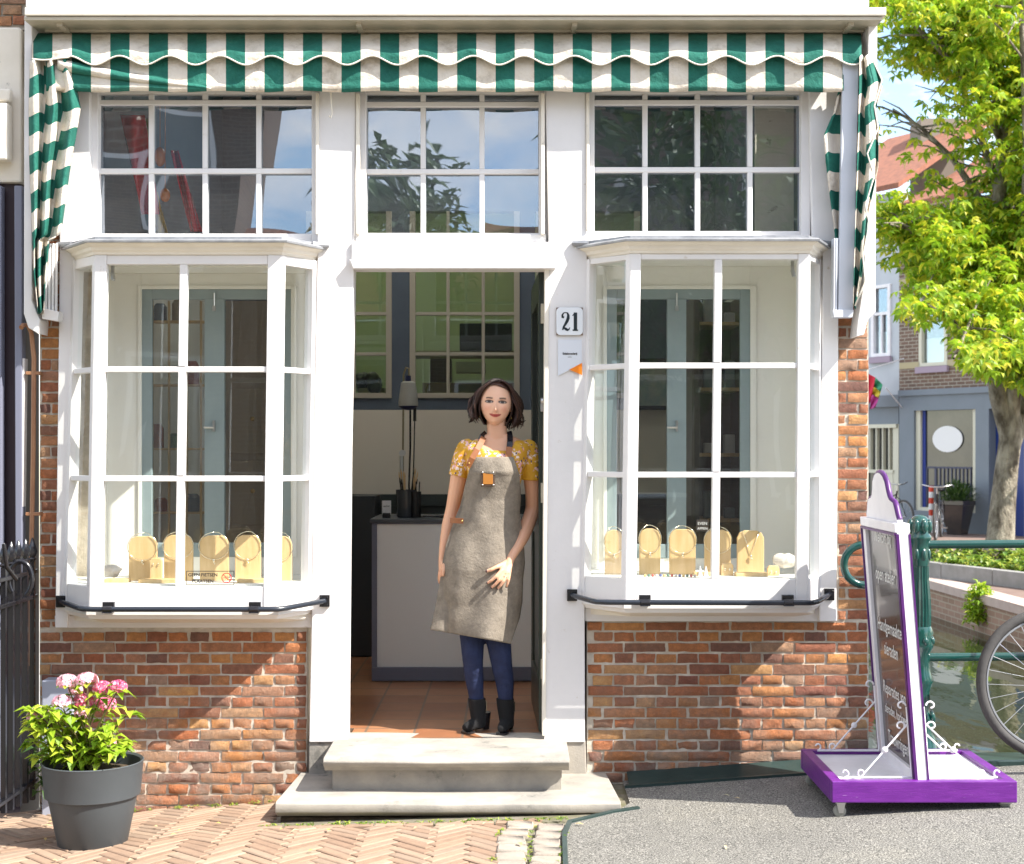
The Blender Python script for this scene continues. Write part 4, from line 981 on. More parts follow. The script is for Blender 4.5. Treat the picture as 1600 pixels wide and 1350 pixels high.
# ================================================================ sign board on wheels
M['purple_dark']=mat('purple_trim',(.06,.008,.10),.4,(.085,.012,.14),9)
t=thing('sign_board','purple and white framed chalkboard sign on a wheeled purple base beside the bridge post','sign board',(1.72,-.62,.19))
bx0,bx1,by0,by1,bz0,bz1=1.33,2.10,-.95,-.29,.245,.335
b=MB(); w=.045
b.box(bx0,bx1,by0,by0+w,bz0,bz1); b.box(bx0,bx1,by1-w,by1,bz0,bz1); b.box(bx0,bx0+w,by0+w,by1-w,bz0,bz1); b.box(bx1-w,bx1,by0+w,by1-w,bz0,bz1)
b.build('base_frame',M['purple'],t,bevel=.004)
b=MB(); b.box(bx0+w,bx1-w,by0+w,by1-w,bz1-.03,bz1-.018); b.build('base_panel',M['signwhite'],t)
for cx,cy in ((bx0+.04,by0+.04),(bx1-.04,by0+.04),(bx0+.04,by1-.05),(bx1-.04,by1-.05)):
    g=ground(cx,cy); b=MB(); b.lathe((cx,cy,g+.026),[(0,-.012),(.02,-.012),(.026,-.008),(.026,.008),(.02,.012),(0,.012)],18,'y'); wh=b.build('caster',mat('caster_rubber',(.25,.25,.22),.4),t,smooth=40)
    b=MB(); b.slab([(cx-.006,cy-.018,g+.02),(cx+.012,cy-.018,g+.02),(cx+.022,cy-.018,bz0),(cx-.018,cy-.018,bz0)],(0,.004,0)); b.slab([(cx-.006,cy+.015,g+.02),(cx+.012,cy+.015,g+.02),(cx+.022,cy+.015,bz0),(cx-.018,cy+.015,bz0)],(0,.004,0)); b.box(cx-.02,cx+.024,cy-.02,cy+.02,bz0-.006,bz0-.001); b.build('fork',M['steel'],wh)
# board: plane near x=const leaning to the left, local (s along -y, h up)
lean=.085; H0=bz1-.03; H1=1.405
def SB(s,h,o):                                   # s: 0 back .. 1 front, h: metres above base, o: offset along -x
    yy_=lerp(by1-.03,by0+.03,s); k=(h-H0)/(H1-H0)
    return Vector((1.715-lean*k-o,yy_,h))
def sbslab(b,s0,s1,h0,h1,o0,o1):
    b.slab([SB(s0,h0,o0),SB(s1,h0,o0),SB(s1,h1,o0),SB(s0,h1,o0)],SB(0,0,o1)-SB(0,0,o0))
b=MB(); sbslab(b,.0,.075,H0,H1-.04,-.026,.026); sbslab(b,.95,1,H0,H1-.04,-.026,.026); sbslab(b,.0,1.0,H1-.04,H1,-.03,.034); sbslab(b,.075,.925,H0,H0+.06,-.03,.03); b.build('frame',M['signwhite'],t,bevel=.003)
b=MB(); sbslab(b,.945,.985,H0+.002,H1-.05,.027,.031); sbslab(b,-.012,.0,H0,H1-.045,-.012,.034);
sbslab(b,1.0,1.004,H0,H1-.045,.018,.030); sbslab(b,1.0,1.004,H0,H1-.045,-.030,-.022)
sbslab(b,.0,1.0,H1-.052,H1-.041,.0305,.037); b.build('purple_edge',M['purple_dark'],t)
b=MB(); sbslab(b,.085,.94,H0+.06,H1-.05,-.01,.012); b.build('chalkboard',M['chalk'],t)
# crown on top
prof=[(0,0),(0,.02),(.03,.05),(.06,.09),(.09,.12),(.20,.135),(.24,.155),(.27,.19),(.30,.24),(.36,.275),(.43,.292),(.50,.297)]
pr=[(s,h) for s,h in prof]+[(1-s,h) for s,h in prof[::-1][1:]]
b=MB(); b.slab([SB(.06+.88*s,H1+h*.70,.012) for s,h in pr],(.024,0,0)); b.build('crown',M['signwhite'],t,bevel=.002)
b=MB(); L_=[SB(.06+.88*s,H1+h*.70,0) for s,h in pr]; b.tube(L_[1:-1],.0125,6); b.build('purple_edge',M['purple_dark'],t,smooth=60)
M['chalkw']=mat('chalk_white',(.65,.65,.63),.8)
upv=(SB(0,2,0)-SB(0,1,0)).normalized()
for txt,h,sz,s_ in (('Welkom bij',H1-.10,.075,.5),('open atelier',H1-.27,.085,.5),('Handgemaakte',H1-.50,.085,.5),('sieraden',H1-.60,.085,.5),('Reparaties van',H1-.78,.08,.5),('sieraden, horloges',H1-.87,.062,.5),('Trouwringen',H1-1.0,.08,.5),('Workshops',H1-1.10,.075,.5)):
    b=MB(); text_mb(b,txt,sz,SB(s_,h,.0145),(0,-1,0),upv,.0008,shear=.3,xs=.80); b.build('lettering',M['chalkw'],t)
# white iron scroll braces
def scroll(c,r,a0,turn,n=14): return [(c[0]+(r*(1-.55*i/n))*math.cos(a0+turn*i/n),c[1]+(r*(1-.55*i/n))*math.sin(a0+turn*i/n)) for i in range(n+1)]
for side in (1,-1):
    for yy_ in (by0+.055,by1-.06):
        x_b=1.715-side*.012; b=MB()
        xo=1.715-side*.25; zb_=bz1+.0; zt_b=bz1+.25
        xi=lambda z:1.715-lean*(z-H0)/(H1-H0)-side*.036
        f=lambda pts:[(p[0],yy_,p[1]) for p in pts]
        b.tube(f([(xi(zb_),zb_),(xi(zt_b+.05),zt_b+.05)]),.0042,6)
        b.tube(f(scroll((xi(zt_b)-side*.026,zt_b+.055),.020,0 if side>0 else math.pi,side*math.pi*1.5)),.0042,6)
        b.tube(f([(xi(zt_b-.04),zt_b-.02),(xo,zb_+.008)]),.0042,6); m0=((xi(zt_b-.04)+xo)/2,(zt_b-.02+zb_)/2)
        b.ball((m0[0],yy_,m0[1]+.004),(.014,.008,.014),8,6)
        b.tube(f(scroll((xi(zt_b)-side*.03,zt_b-.03),.020,0 if side>0 else math.pi,side*math.pi*1.5)),.0042,6)
        b.tube(f(scroll((xo+side*.0,zb_+.023),.019,-math.pi/2,-side*math.pi*1.4)),.0042,6)
        b.tube(f(scroll((xo-side*.07,zb_+.022),.018,-math.pi/2,side*math.pi*1.4)),.0042,6)
        b.tube(f([(xo-side*.07,zb_+.004),(xi(zb_),zb_+.004)]),.005,6)
        b.build('scroll_brace',M['signwhite'],t,smooth=60)
# ================================================================ bridge post and railing
t=thing('bridge_railing','dark green cast iron post with round rails and a ring end','railing',(X(1437,-.12),-.12,.26))
pc=Vector((X(1437,-.12),-.12,0)); zz=lambda py:Z(py,-.12); k=6.88/F
prof=[(30,1200),(30,1172),(26,1166),(24,1150),(19,1140),(22,1128),(16,1115),(15,1080),(19,1068),(21,1060),(17,1052),(16,1040),(15,1020),(20,1012),(22,1004),(19,996),(21,988),(17,978)]
b=MB(); b.lathe((pc.x,pc.y,0),[(r*k,zz(py)) for r,py in prof],28); 
prof2=[(14,884),(15,878),(15,868),(14.5,858),(14,848),(17.5,842),(18,838),(15,834),(16,826),(16.5,820),(14,812),(10,807),(5,805),(0,804.5)]
b.lathe((pc.x,pc.y,0),[(r*k,zz(py)) for r,py in prof2],28); b.build('cast_post',M['postgreen'],t,smooth=50)
b=MB(); b.lathe((pc.x,pc.y,0),[(r*k,zz(py)) for r,py in ((17,980),(17.5,960),(16.5,935),(14,905),(14,884))],40,flute=.10); b.build('fluted_shaft',M['postgreen'],t)
b=MB()
for i in range(8):
    a_=i*math.pi/4+.2
    b.ball((pc.x+15*k*math.cos(a_),pc.y+15*k*math.sin(a_),zz(822)),(.016,.016,.035),8,6)
    b.ball((pc.x+14*k*math.cos(a_),pc.y+14*k*math.sin(a_),zz(866)),(.012,.012,.03),8,6)
    b.ball((pc.x+19*k*math.cos(a_),pc.y+19*k*math.sin(a_),zz(1000)),(.016,.016,.022),8,6)
    b.ball((pc.x+20*k*math.cos(a_),pc.y+20*k*math.sin(a_),zz(1120)),(.015,.015,.03),8,6)
b.build('leaf_ornament',M['postgreen'],t,smooth=180)
b=MB(); z1,z2=zz(851),zz(1027); zl=zz(914); rm=(z1-zl)/2; xc=X(1350,-.12)
arc=[(xc-rm*math.sin(i*math.pi/14),-.12,(z1+zl)/2+rm*math.cos(i*math.pi/14)) for i in range(15)]
b.tube([(pc.x,-.12,z1)]+arc+[(pc.x,-.12,zl)],.0185,12); b.build('ring_end',M['postgreen'],t,smooth=60)
for zr_ in (z1,z2):
    b=MB(); b.tube([(pc.x,-.12,zr_),(6.0,-.12,zr_+.03)],.020,12); b.build('rail',M['postgreen'],t,smooth=60)
for xx in (4.0,5.9):
    b=MB(); b.lathe((xx,pc.y,.03),[(r*k,zz(py)) for r,py in prof[:-1]+[(17,978),(14,905),(14,884)]+prof2[1:]],24); b.build('cast_post',M['postgreen'],t,smooth=50)
b=MB(); b.box(1.73,6.3,-.20,-.02,.10,.262); b.build('curb_beam',M['steelgreen'],t,bevel=.008)
b=MB(); b.box(1.73,6.3,-.03,.04,-.9,.20); tag(b.build('bridge_edge',M['kerb']),kind='structure')
# ================================================================ plants
def leaf(b,base,dirv,up,L,Wd,fold=.25,droop=.3):
    d=dirv.normalized(); s=d.cross(up)
    s=s.normalized() if s.length>1e-4 else d.orthogonal().normalized()
    u=s.cross(d).normalized()
    c0=base; c1=base+d*L*.5+u*L*.05; c2=base+d*L-u*L*droop
    f=u*Wd*fold
    b.add([c0,c1+s*Wd/2+f,c2,c1-s*Wd/2+f,c1],[(0,1,4),(1,2,4),(2,3,4),(3,0,4)])
def rdir(rn,zmin=-1,zmax=1):
    z=rn.uniform(zmin,zmax); a=rn.uniform(0,2*math.pi); r=math.sqrt(max(0,1-z*z)); return Vector((r*math.cos(a),r*math.sin(a),z))
# flower pot
pcx,pcy=X(145,-.87),-.87; pg=.048
t=thing('flower_pot','round dark grey plastic flower pot with pink hydrangea in front of the brick wall','flower pot',(pcx,pcy,pg))
b=MB(); b.lathe((pcx,pcy,pg),[(0,.004),(.135,.0),(.142,.008),(.180,.195),(.183,.212),(.196,.216),(.207,.345),(.210,.355),(.206,.358),(.196,.35),(.188,.30),(0,.30)],48); b.build('pot',M['pot'],t,smooth=35)
b=MB(); b.lathe((pcx,pcy,pg),[(0,.325),(.12,.32),(.192,.303)],30); b.build('soil',M['soil'],t)
rn=random.Random(4); b=MB(); st=MB()
cx0,cy0,cz0=pcx-.03,pcy,pg+.31
heads=[(105,1066,17,0),(136,1064,18,0),(160,1076,16,1),(184,1074,15,1),(97,1098,16,0),(130,1096,17,1),(165,1101,18,1),(60,1118,19,0),(118,1078,11,0),(126,1116,9,0),(172,1160,9,0)]
tips=[]
for px,py,r,_ in heads:
    yy_=pcy+rn.uniform(-.10,.08); q=P(px,py,yy_); tips.append(q)
for i in range(46):
    px=rn.uniform(48,202); py=rn.uniform(1100,1178); tips.append(P(px,py,pcy+rn.uniform(-.15,.14)))
for q in tips:
    p0=Vector((cx0+rn.uniform(-.05,.05),cy0+rn.uniform(-.04,.04),cz0))
    m_=p0.lerp(q,.5)+Vector((0,0,.03)); st.tube([p0,m_,q-Vector((0,0,.01))],[.005,.004,.003],5)
    for k in range(7):
        u=rn.uniform(.35,1); c=p0.lerp(q,u); d=rdir(rn,-.4,.5); leaf(b,c,d,Vector((0,0,1)),rn.uniform(.045,.08),rn.uniform(.03,.046),.2,.25)
    for k in range(5):
        d=rdir(rn,-.2,.35); leaf(b,q-Vector((0,0,.022)),d,Vector((0,0,1)),rn.uniform(.045,.085),rn.uniform(.03,.05),.2,.25)
st.build('stems',mat('stem_brown',(.12,.08,.04),.8,(.18,.2,.05),9),t); b.build('leaves',M['leaf_pot'],t)
for (px,py,r,red),q in zip(heads,tips):
    h=MB(); rr_=r*.88*6.15/F
    for i in range(int(60 if r>10 else 24)):
        d=rdir(rn,-.3,1); c=q+Vector((d.x*rr_,d.y*rr_,d.z*rr_*.75)); s1=d.orthogonal().normalized(); s2=d.cross(s1); a0=rn.uniform(0,1.5)
        for k in range(4):
            a=a0+k*math.pi/2; e1=s1*math.cos(a)+s2*math.sin(a); e2=s1*math.cos(a+.65)+s2*math.sin(a+.65); e3=s1*math.cos(a-.65)+s2*math.sin(a-.65); w_=.0125
            h.add([c,c+e2*w_*.8+d*.002,c+e1*w_*1.15+d*.003,c+e3*w_*.8+d*.002],[(0,1,2,3)])
    h.build('flower_head',M['petal_red'] if red else M['petal'],t)
# small weeds near the fence
b=MB()
for i in range(60):
    base=P(rn.uniform(62,84),rn.uniform(1225,1245),-.1-rn.uniform(0,.15)); leaf(b,base+Vector((0,0,rn.uniform(.0,.18))),rdir(rn,-.2,.6),Vector((0,0,1)),rn.uniform(.05,.09),.05)
tag(b.build('weed',M['leaf_dark']),'low dark green weed growing between the fence and the flower pot','plant')
b=MB()
for i in range(26):
    px=rn.choice([rn.uniform(60,440),rn.uniform(60,110),rn.uniform(430,1250)]); yy_=rn.uniform(-1.3,-.25); x_=X(px,yy_)
    if in_asphalt(x_,yy_) and rn.random()<.5: continue
    if slab_zone(x_,yy_): yy_=-.85
    d=rdir(rn,-.05,.1); leaf(b,Vector((x_,yy_,ground(x_,yy_)+.012)),d,Vector((0,0,1)),rn.uniform(.02,.045),rn.uniform(.012,.022),.1,.1)
tag(b.build('fallen_leaves',leaf_mat('dry_leaf',(.5,.35,.08),(.6,.45,.2),(.55,.5,.3),.1)),kind='stuff',label='small dry yellow leaves scattered on the pavement',cat='leaves')
b=MB()
for i in range(150):
    k_=i%3
    if k_==0: y_=-.85-rn.random()*1.2; x_=edge(y_)-rn.choice([.0,.135,.27])+rn.uniform(-.012,.006)
    elif k_==1 and i%2: x_=rn.uniform(-2.2,-1.15); y_=-.03-rn.random()*.03
    else: x_=rn.uniform(-1.1,.25); y_=-.70-rn.random()*.02
    for j in range(5): leaf(b,Vector((x_+rn.uniform(-.01,.01),y_+rn.uniform(-.01,.01),ground(x_,y_)+.002)),rdir(rn,.1,.8),Vector((0,0,1)),rn.uniform(.010,.028),.008)
tag(b.build('moss_tufts',M['leaf_bed']),kind='stuff',label='tiny green moss and weeds in the joints along the steps and setts',cat='moss')
# utility box behind the pot
b=MB(); b.box(X(67,-.1),X(116,-.1),-.12,-.02,-.03,Z(1063,-.12)); tag(b.build('utility_box',mat('pale_grey_box',(.33,.35,.42),.5),bevel=.006),'pale blue grey utility box on the brick wall behind the hydrangea','utility box')
# brown pipe
t=thing('drain_pipe','thin brown pipe with clips running down the narrow brick strip at the left','pipe',P(50,880,-.05))
b=MB(); b.tube([P(33,512,-.12),P(36,508,-.10),P(44,508,-.06),P(49,520,-.05),P(53,560,-.05),P(52,700,-.05),P(49,860,-.05),P(48,1040,-.05)],.011,10); b.build('pipe',M['hose'],t,smooth=60)
for py in (583,803): 
    b=MB(); q=P(52,py,-.05); b.box(q.x-.035,q.x+.035,-.058,-.012,q.z-.008,q.z+.008); b.build('clip',M['hose'],t,bevel=.002)
# ================================================================ iron fence at the left
t=thing('iron_fence','black iron fence with spear tips and a scroll at the left edge','fence',(-2.28,-.5,-.02))
xf=lambda y:-2.285+.01*y
for i in range(11):
    y=-.06-i*.095; g=ground(xf(y),y); b=MB(); top=1.18
    b.box(xf(y)-.011,xf(y)+.011,y-.011,y+.011,g+.06,top)
    b.lathe((xf(y),y,0),[(.012,top),(.020,top+.012),(.012,top+.02),(.024,top+.045),(.016,top+.075),(.004,top+.11),(0,top+.115)],8); b.build('bar',M['black'],t,smooth=40)
for zz_ in (.14,1.02,1.14):
    b=MB(); b.box(xf(-.5)-.014,xf(-.5)+.014,-1.12,-.01,zz_-.02,zz_+.0); b.build('crossbar',M['black'],t,bevel=.003)
for i in range(5):
    y=-.11-i*.19; b=MB(); c=(y,1.08)
    b.tube([(xf(y)-.02,c[0]+.045*math.cos(a_),c[1]+.045*math.sin(a_)) for a_ in [k*math.pi/8 for k in range(17)]],.008,6); b.build('ring',M['black'],t,smooth=60)
b=MB()
b.tube([P(24+18*math.cos(a_)+8,905-28*math.sin(a_),-.35) for a_ in [math.pi*k/12 for k in range(-4,16)]],.012,8); b.build('scroll',M['black'],t,smooth=60); b=MB()
b.tube([P(6,850,-.6),P(10,885,-.6),P(25,905,-.5)],.010,8); b.build('scroll',M['black'],t,smooth=60)
# ================================================================ neighbour at the left
t=thing('neighbour_shop','neighbouring shop at the left edge with dark door and cream cornice','house',(-3.2,.3,0))
x1=X(36,-.0)-.0; xa=-6
b=MB(); b.box(xa,x1-.02,.02,.3,-.3,Z(285,0)); b.build('shop_front',M['mauve'],t)
b=MB(); b.pp([(-800,285),(33,285),(33,45),(28,42),(-800,42)],-.02,.2); b.pp([(-800,160),(12,160),(12,250),(-800,250)],-.10,-.03); b.pp([(-800,138),(16,138),(14,158),(-800,158)],-.09,-.04); b.build('cornice',M['cream'],t,bevel=.01)
b=MB(); brickwork(b,[(X(-60),Z(41),X(39),Z(-40))],.05); b.build('brickwork',M['brick'],t); b=MB(); b.box(X(-900),X(39),.06,.2,Z(41),Z(-700)); b.build('wall_core',M['mortar'],t)
b=MB(); b.pp([(-50,290),(2,290),(2,1260),(-50,1260)],-.05,.0); b.pp([(22,290),(34,290),(34,900),(24,900)],-.06,.0); b.build('door_frame',M['greyblue'],t,bevel=.004)
b=MB(); b.pp([(30,560),(38,560),(34,880),(27,880)],-.05,.0); b.build('frame_strip',M['white'],t)
# ================================================================ water, quay, planter
def flat(name,m,pts,z,kind='structure',**k):
    b=MB(); b.add([(x,y,z) for x,y in pts],[tuple(range(len(pts)))]); o=b.build(name,m); tag(o,kind=kind); return o
mw,nt,bs_=nodes('canal_water'); bs_.inputs['Base Color'].default_value=(.022,.030,.012,1); bs_.inputs['Roughness'].default_value=.03; bs_.inputs['IOR'].default_value=1.45
vv=coords(nt,(1,.35,1)); bump(nt,bs_,noise_t(nt,vv,2.5,3,.5),.12,.05)
flat('water',mw,[(1.72,0.03),(6.4,0.03),(6.4,45),(1.72,45)],-.45)
b=MB(); q=[(6.15,.05),(5.66,8),(5.60,9.2),(5.44,12.4),(4.7,30),(3.9,48),(60,48),(60,.05)]
b.slab([(x,y,-1.2) for x,y in q],(0,0,1.2)); tag(b.build('quay',mat('quay_paving',(.33,.22,.19),.9,(.38,.28,.24),3,bs=30,bst=.4)),kind='structure')
b=MB(); 
for (a,c_) in zip(q[:5],q[1:6]): b.slab([(a[0]-.04,a[1],-1.2),(c_[0]-.04,c_[1],-1.2),(c_[0]-.04,c_[1],-.10),(a[0]-.04,a[1],-.10)],(.03,0,0)) 
o=b.build('quay_wall',bgbrick('quay_brick',(.24,.15,.10),(.30,.19,.135),(.34,.28,.21))); uvplan(o,(0,1)); tag(o,kind='structure')
b=MB()
for (a,c_) in zip(q[:5],q[1:6]): b.slab([(a[0]-.07,a[1],-.10),(c_[0]-.07,c_[1],-.10),(c_[0]+.25,c_[1],-.10),(a[0]+.25,a[1],-.10)],(0,0,.106))
tag(b.build('quay_coping',mat('pink_coping',(.40,.31,.27),.85,(.46,.37,.32),6)),kind='structure')
flat('street',mat('far_street',(.16,.105,.085),.9,(.20,.14,.115),2),[(5.8,.1),(60,.1),(60,48),(4.0,48),(4.9,30)],.003)
ka,kb=Vector((4.9,14.0)),Vector((8.6,4.75)); kd=(kb-ka).normalized(); kn=Vector((-kd.y,kd.x)); kn=kn if kn.x>0 else -kn
b=MB(); n_k=10
for i in range(n_k):
    p,r_=ka.lerp(kb,i/n_k)+kd*.004,ka.lerp(kb,(i+1)/n_k)-kd*.004
    b.slab([(p.x,p.y,.0),(r_.x,r_.y,.0),(r_.x,r_.y,.20),(p.x,p.y,.20)],(kn.x*.14,kn.y*.14,0))
tag(b.build('planter_kerb',M['kerb'],bevel=.008),kind='structure')
b=MB(); e0,e1=ka+kn*.14,kb+kn*.14; f0_,f1_=ka+kn*2.6,kb+kn*2.6
b.slab([(e0.x,e0.y,0),(e1.x,e1.y,0),(f1_.x,f1_.y,0),(f0_.x,f0_.y,0)],(0,0,.15)); tag(b.build('planting_bed',M['soil']),kind='structure')
b=MB(); rn=random.Random(8)
for i in range(520):
    u,v=rn.random(),rn.random(); c=e0.lerp(e1,u).lerp(f0_.lerp(f1_,u),v)
    if noise.noise(Vector((c.x*1.3,c.y*1.3,0)))<-.12: continue
    r_=rn.uniform(.10,.2)
    for k in range(16):
        d=rdir(rn,0,1); leaf(b,Vector((c.x,c.y,.15))+d*r_*rn.uniform(.3,1)*Vector((1,1,.8)).length*.6,rdir(rn,-.2,.8),Vector((0,0,1)),rn.uniform(.08,.14),.07)
tag(b.build('ground_cover',M['leaf_bed']),kind='stuff',label='low bright green plants filling the planting bed under the tree',cat='ground cover')
def bush(name,lab,c,rx,rz,n,m,L=.08,cat='bush',grp=None):
    b=MB(); rn=random.Random(int(abs(c[0]*100)+n)); c=Vector(c)
    for i in range(n):
        d=rdir(rn,-.5,1)*(rn.random()**.4); p=c+Vector((d.x*rx,d.y*rx,d.z*rz))
        leaf(b,p,(rdir(rn,-.3,.9)+d*.6),Vector((0,0,1)),rn.uniform(.7,1.3)*L,L*.5)
    return tag(b.build(name,m),lab,cat,grp)
bush('wall_weed','bright green weed growing out of the quay wall beside the wheel',(5.50,10.1,-.20),.16,.33,520,M['leaf_pot'],.09)
bush('wall_weed','small green weed at the waterline between brick corner and sign',(5.05,16.5,-.22),.30,.30,300,M['leaf_pot'],.1)
bush('shrub','dark rounded shrub behind the tree trunk at the right edge',bgp:=(10.6,18.2,.5),.6,.5,700,M['leaf_dark'],.12)
# ================================================================ tree
ty=14.0
tree=thing('chestnut_tree','yellow green chestnut tree with pale trunk beyond the canal, filling the upper right','tree',P(1562,868,ty))
tr=MB(); sg=21/F
def TP(px,py,dy=0): return P(px,py,ty+dy)
tr.tube([TP(1560,882),TP(1561,868),TP(1564,830),TP(1568,780),TP(1573,730),TP(1578,690),TP(1579,665),TP(1577,640)],[30*sg,24*sg,21*sg,19*sg,17.5*sg,17*sg,18*sg,16*sg],16,False)
limbs=[([(1578,680),(1562,620),(1556,560),(1552,480),(1556,400),(1562,300),(1572,200),(1560,90),(1558,-60),(1550,-220)],[17,16.5,16,14,12,11,10,8,6,3],0),
 ([(1580,700),(1594,660),(1612,600),(1640,500),(1680,380),(1700,250),(1720,80),(1740,-120)],[13,13,12,11,10,9,7,3],.5),
 ([(1580,660),(1590,560),(1594,480),(1600,380),(1606,250),(1600,100),(1590,-80)],[13,10,9,8,7,5,3],-1.0),
 ([(1553,470),(1520,420),(1470,390),(1430,360),(1390,350)],[8,6,5,3,1.5],-.8),
 ([(1558,380),(1530,310),(1490,250),(1440,200),(1395,170)],[8,6,5,3,1.5],.6),
 ([(1570,230),(1530,150),(1480,90),(1430,40),(1390,10)],[7,6,4,3,1.5],-.5),
 ([(1556,560),(1520,530),(1480,500),(1440,480),(1415,500)],[6,5,4,2.5,1.5],-1.6),
 ([(1560,300),(1535,220),(1500,130),(1490,30),(1470,-90)],[7,6,4,3,2],1.5),
 ([(1600,400),(1640,360),(1700,340),(1780,320)],[7,5,4,2],-1.2),([(1600,250),(1650,180),(1720,150),(1800,140)],[7,5,4,2],.8),
 ([(1612,590),(1660,570),(1710,560),(1770,580)],[7,5,4,2],-1.0),([(1560,90),(1500,-20),(1430,-90),(1380,-130)],[6,5,3,2],0),
 ([(1680,380),(1750,300),(1820,260)],[7,5,2],1.5),([(1562,470),(1540,450),(1510,520),(1490,560)],[5,4,3,1.5],-2.2)]
lowlim=[(1365,410),(1388,425),(1400,445),(1404,505),(1450,512),(1475,480),(1492,560),(1540,590),(1560,600),(1620,610),(1900,620)]
def okp(q):
    d=q.y+D; px=800+q.x/d*F; py=HZ-(q.z-ZC)/d*F
    if py>interp(lowlim,px): return False
    if px<1362: return True if py<380 else False
    return True
ends=[]
rn=random.Random(21)
for pts,rs,dy in limbs:
    n=len(pts); path=[TP(a,c_,dy*i/(n-1)*1.6) for i,(a,c_) in enumerate(pts)]
    tr.tube(path,[r*sg for r in rs],8,False)
    for i in range(1,n):
        for k in range(5):
            p=path[i-1].lerp(path[i],rn.random()); d=rdir(rn,-.45,.75); q=p+d*rn.uniform(.5,1.25)
            if (rs[i]>12 and q.z<3.1) or not okp(q): continue
            tr.tube([p,p.lerp(q,.5)+Vector((0,0,.06)),q],[.02,.014,.006],5,False); ends.append(q); ends.append(p.lerp(q,.6))
tr.build('trunk',M['bark'],tree,smooth=180)
lf=MB()
def palm(b,c,s):
    dn=(rdir(rn,-.9,.25)); nrm=(Vector((0,0,1))+rdir(rn,-1,1)*.7).normalized()
    a1=nrm.orthogonal().normalized(); a2=nrm.cross(a1); r0=rn.uniform(0,6.28)
    for k in range(5):
        a=r0+(k-2)*.85; d=(a1*math.cos(a)+a2*math.sin(a)-nrm*.35); l=s*(1-.16*abs(k-2))
        leaf(b,c,d,nrm,l,l*.42,.15,.22)
cl=0
for e_ in ends:
    dens=noise.noise(e_*.55+Vector((3,1,7)))
    if dens<-.20 and e_.z>3.6: continue
    nn_=int(rn.uniform(21,34)*(1.0+1.1*dens))
    R_=rn.uniform(.38,.7)
    for i in range(max(4,nn_)):
        d=rdir(rn,-1,1)*R_*(rn.random()**.45); d.z*=.55; q=e_+d
        if okp(q): palm(lf,q,rn.uniform(.12,.22)); cl+=1
print('leaf clusters',cl,'faces',len(lf.f))
lf.build('crown',M['leaf_tree'],tree)
# ================================================================ houses across the canal
ubg=Vector((.51,-.86,0)).normalized(); nbg=Vector((ubg.y,-ubg.x,0)); nbg=nbg if nbg.x<0 else -nbg
def B(px,py,o=0.0):
    kx=(px-800)/F; q0=Vector((8.24,24,0))+nbg*o
    # ray (kx*d, d-7) on the line q0 + s*ubg
    d=(q0.x+ (7+q0.y)*(-ubg.x/ubg.y)*1.0)/(kx-ubg.x/ubg.y)
    return Vector((kx*d,d-D,ZC-(py-HZ)/F*d))
def BZ(p,z): return Vector((p.x,p.y,z))
def bslab(b,pts,o0,o1):
    b.slab([B(a,c_,o0) for a,c_ in pts],nbg*(o1-o0))
def brect(b,x0,y0,x1,y1,o0,o1,sl=0):             # level rectangle: heights taken at x0
    z0,z1=B(x0,y1,o0).z,B(x0,y0,o0).z; p,q=B(x0,700,o0),B(x1,700,o0)
    b.slab([BZ(p,z0),BZ(q,z0),BZ(q,z1),BZ(p,z1)],nbg*(o1-o0))
t=thing('brown_brick_house','brown brick house with a slate blue shopfront, half behind the tree','house',B(1480,830))
zg=0.0; ev=B(1405,330).z
def bwall(b,x0,x1,z0,z1,o0=0,o1=-.3):
    p,q=B(x0,700,o0),B(x1,700,o0); b.slab([BZ(p,z0),BZ(q,z0),BZ(q,z1),BZ(p,z1)],nbg*(o1-o0))
zs=B(1405,618).z
wins=[(1437,1480,445,573),(1508,1552,455,570)]
def wallholes(b,xa,xb,z0,z1,hs):
    x=xa
    for (a,c_,e,g) in hs:
        zb_,zt_=B(a,g).z,B(a,e).z
        bwall(b,x,a,z0,z1); bwall(b,a,c_,z0,zb_); bwall(b,a,c_,zt_,z1); x=c_
    bwall(b,x,xb,z0,z1)
b=MB(); wallholes(b,1405,1690,zs,ev,wins+[(1610,1655,465,568)]); 
o=b.build('brick_wall',M['bgbrick'],t); uvplan(o,(ubg.x,ubg.y))
b=MB(); brect(b,1405,480,1437,490,.01,.0); 
for x0,x1 in ((1405,1437),(1480,1508),(1552,1610)):
    z_=B(1405,446).z; p,q=B(x0,700,.02),B(x1,700,.02); b.slab([BZ(p,z_),BZ(q,z_),BZ(q,z_+.12),BZ(p,z_+.12)],-nbg*.015)
    for zz_ in (B(1405,486).z,B(1405,577).z): b.slab([BZ(p,zz_),BZ(q,zz_),BZ(q,zz_+.13),BZ(p,zz_+.13)],-nbg*.015)
b.build('stone_band',mat('stone_band',(.42,.36,.22),.8),t)
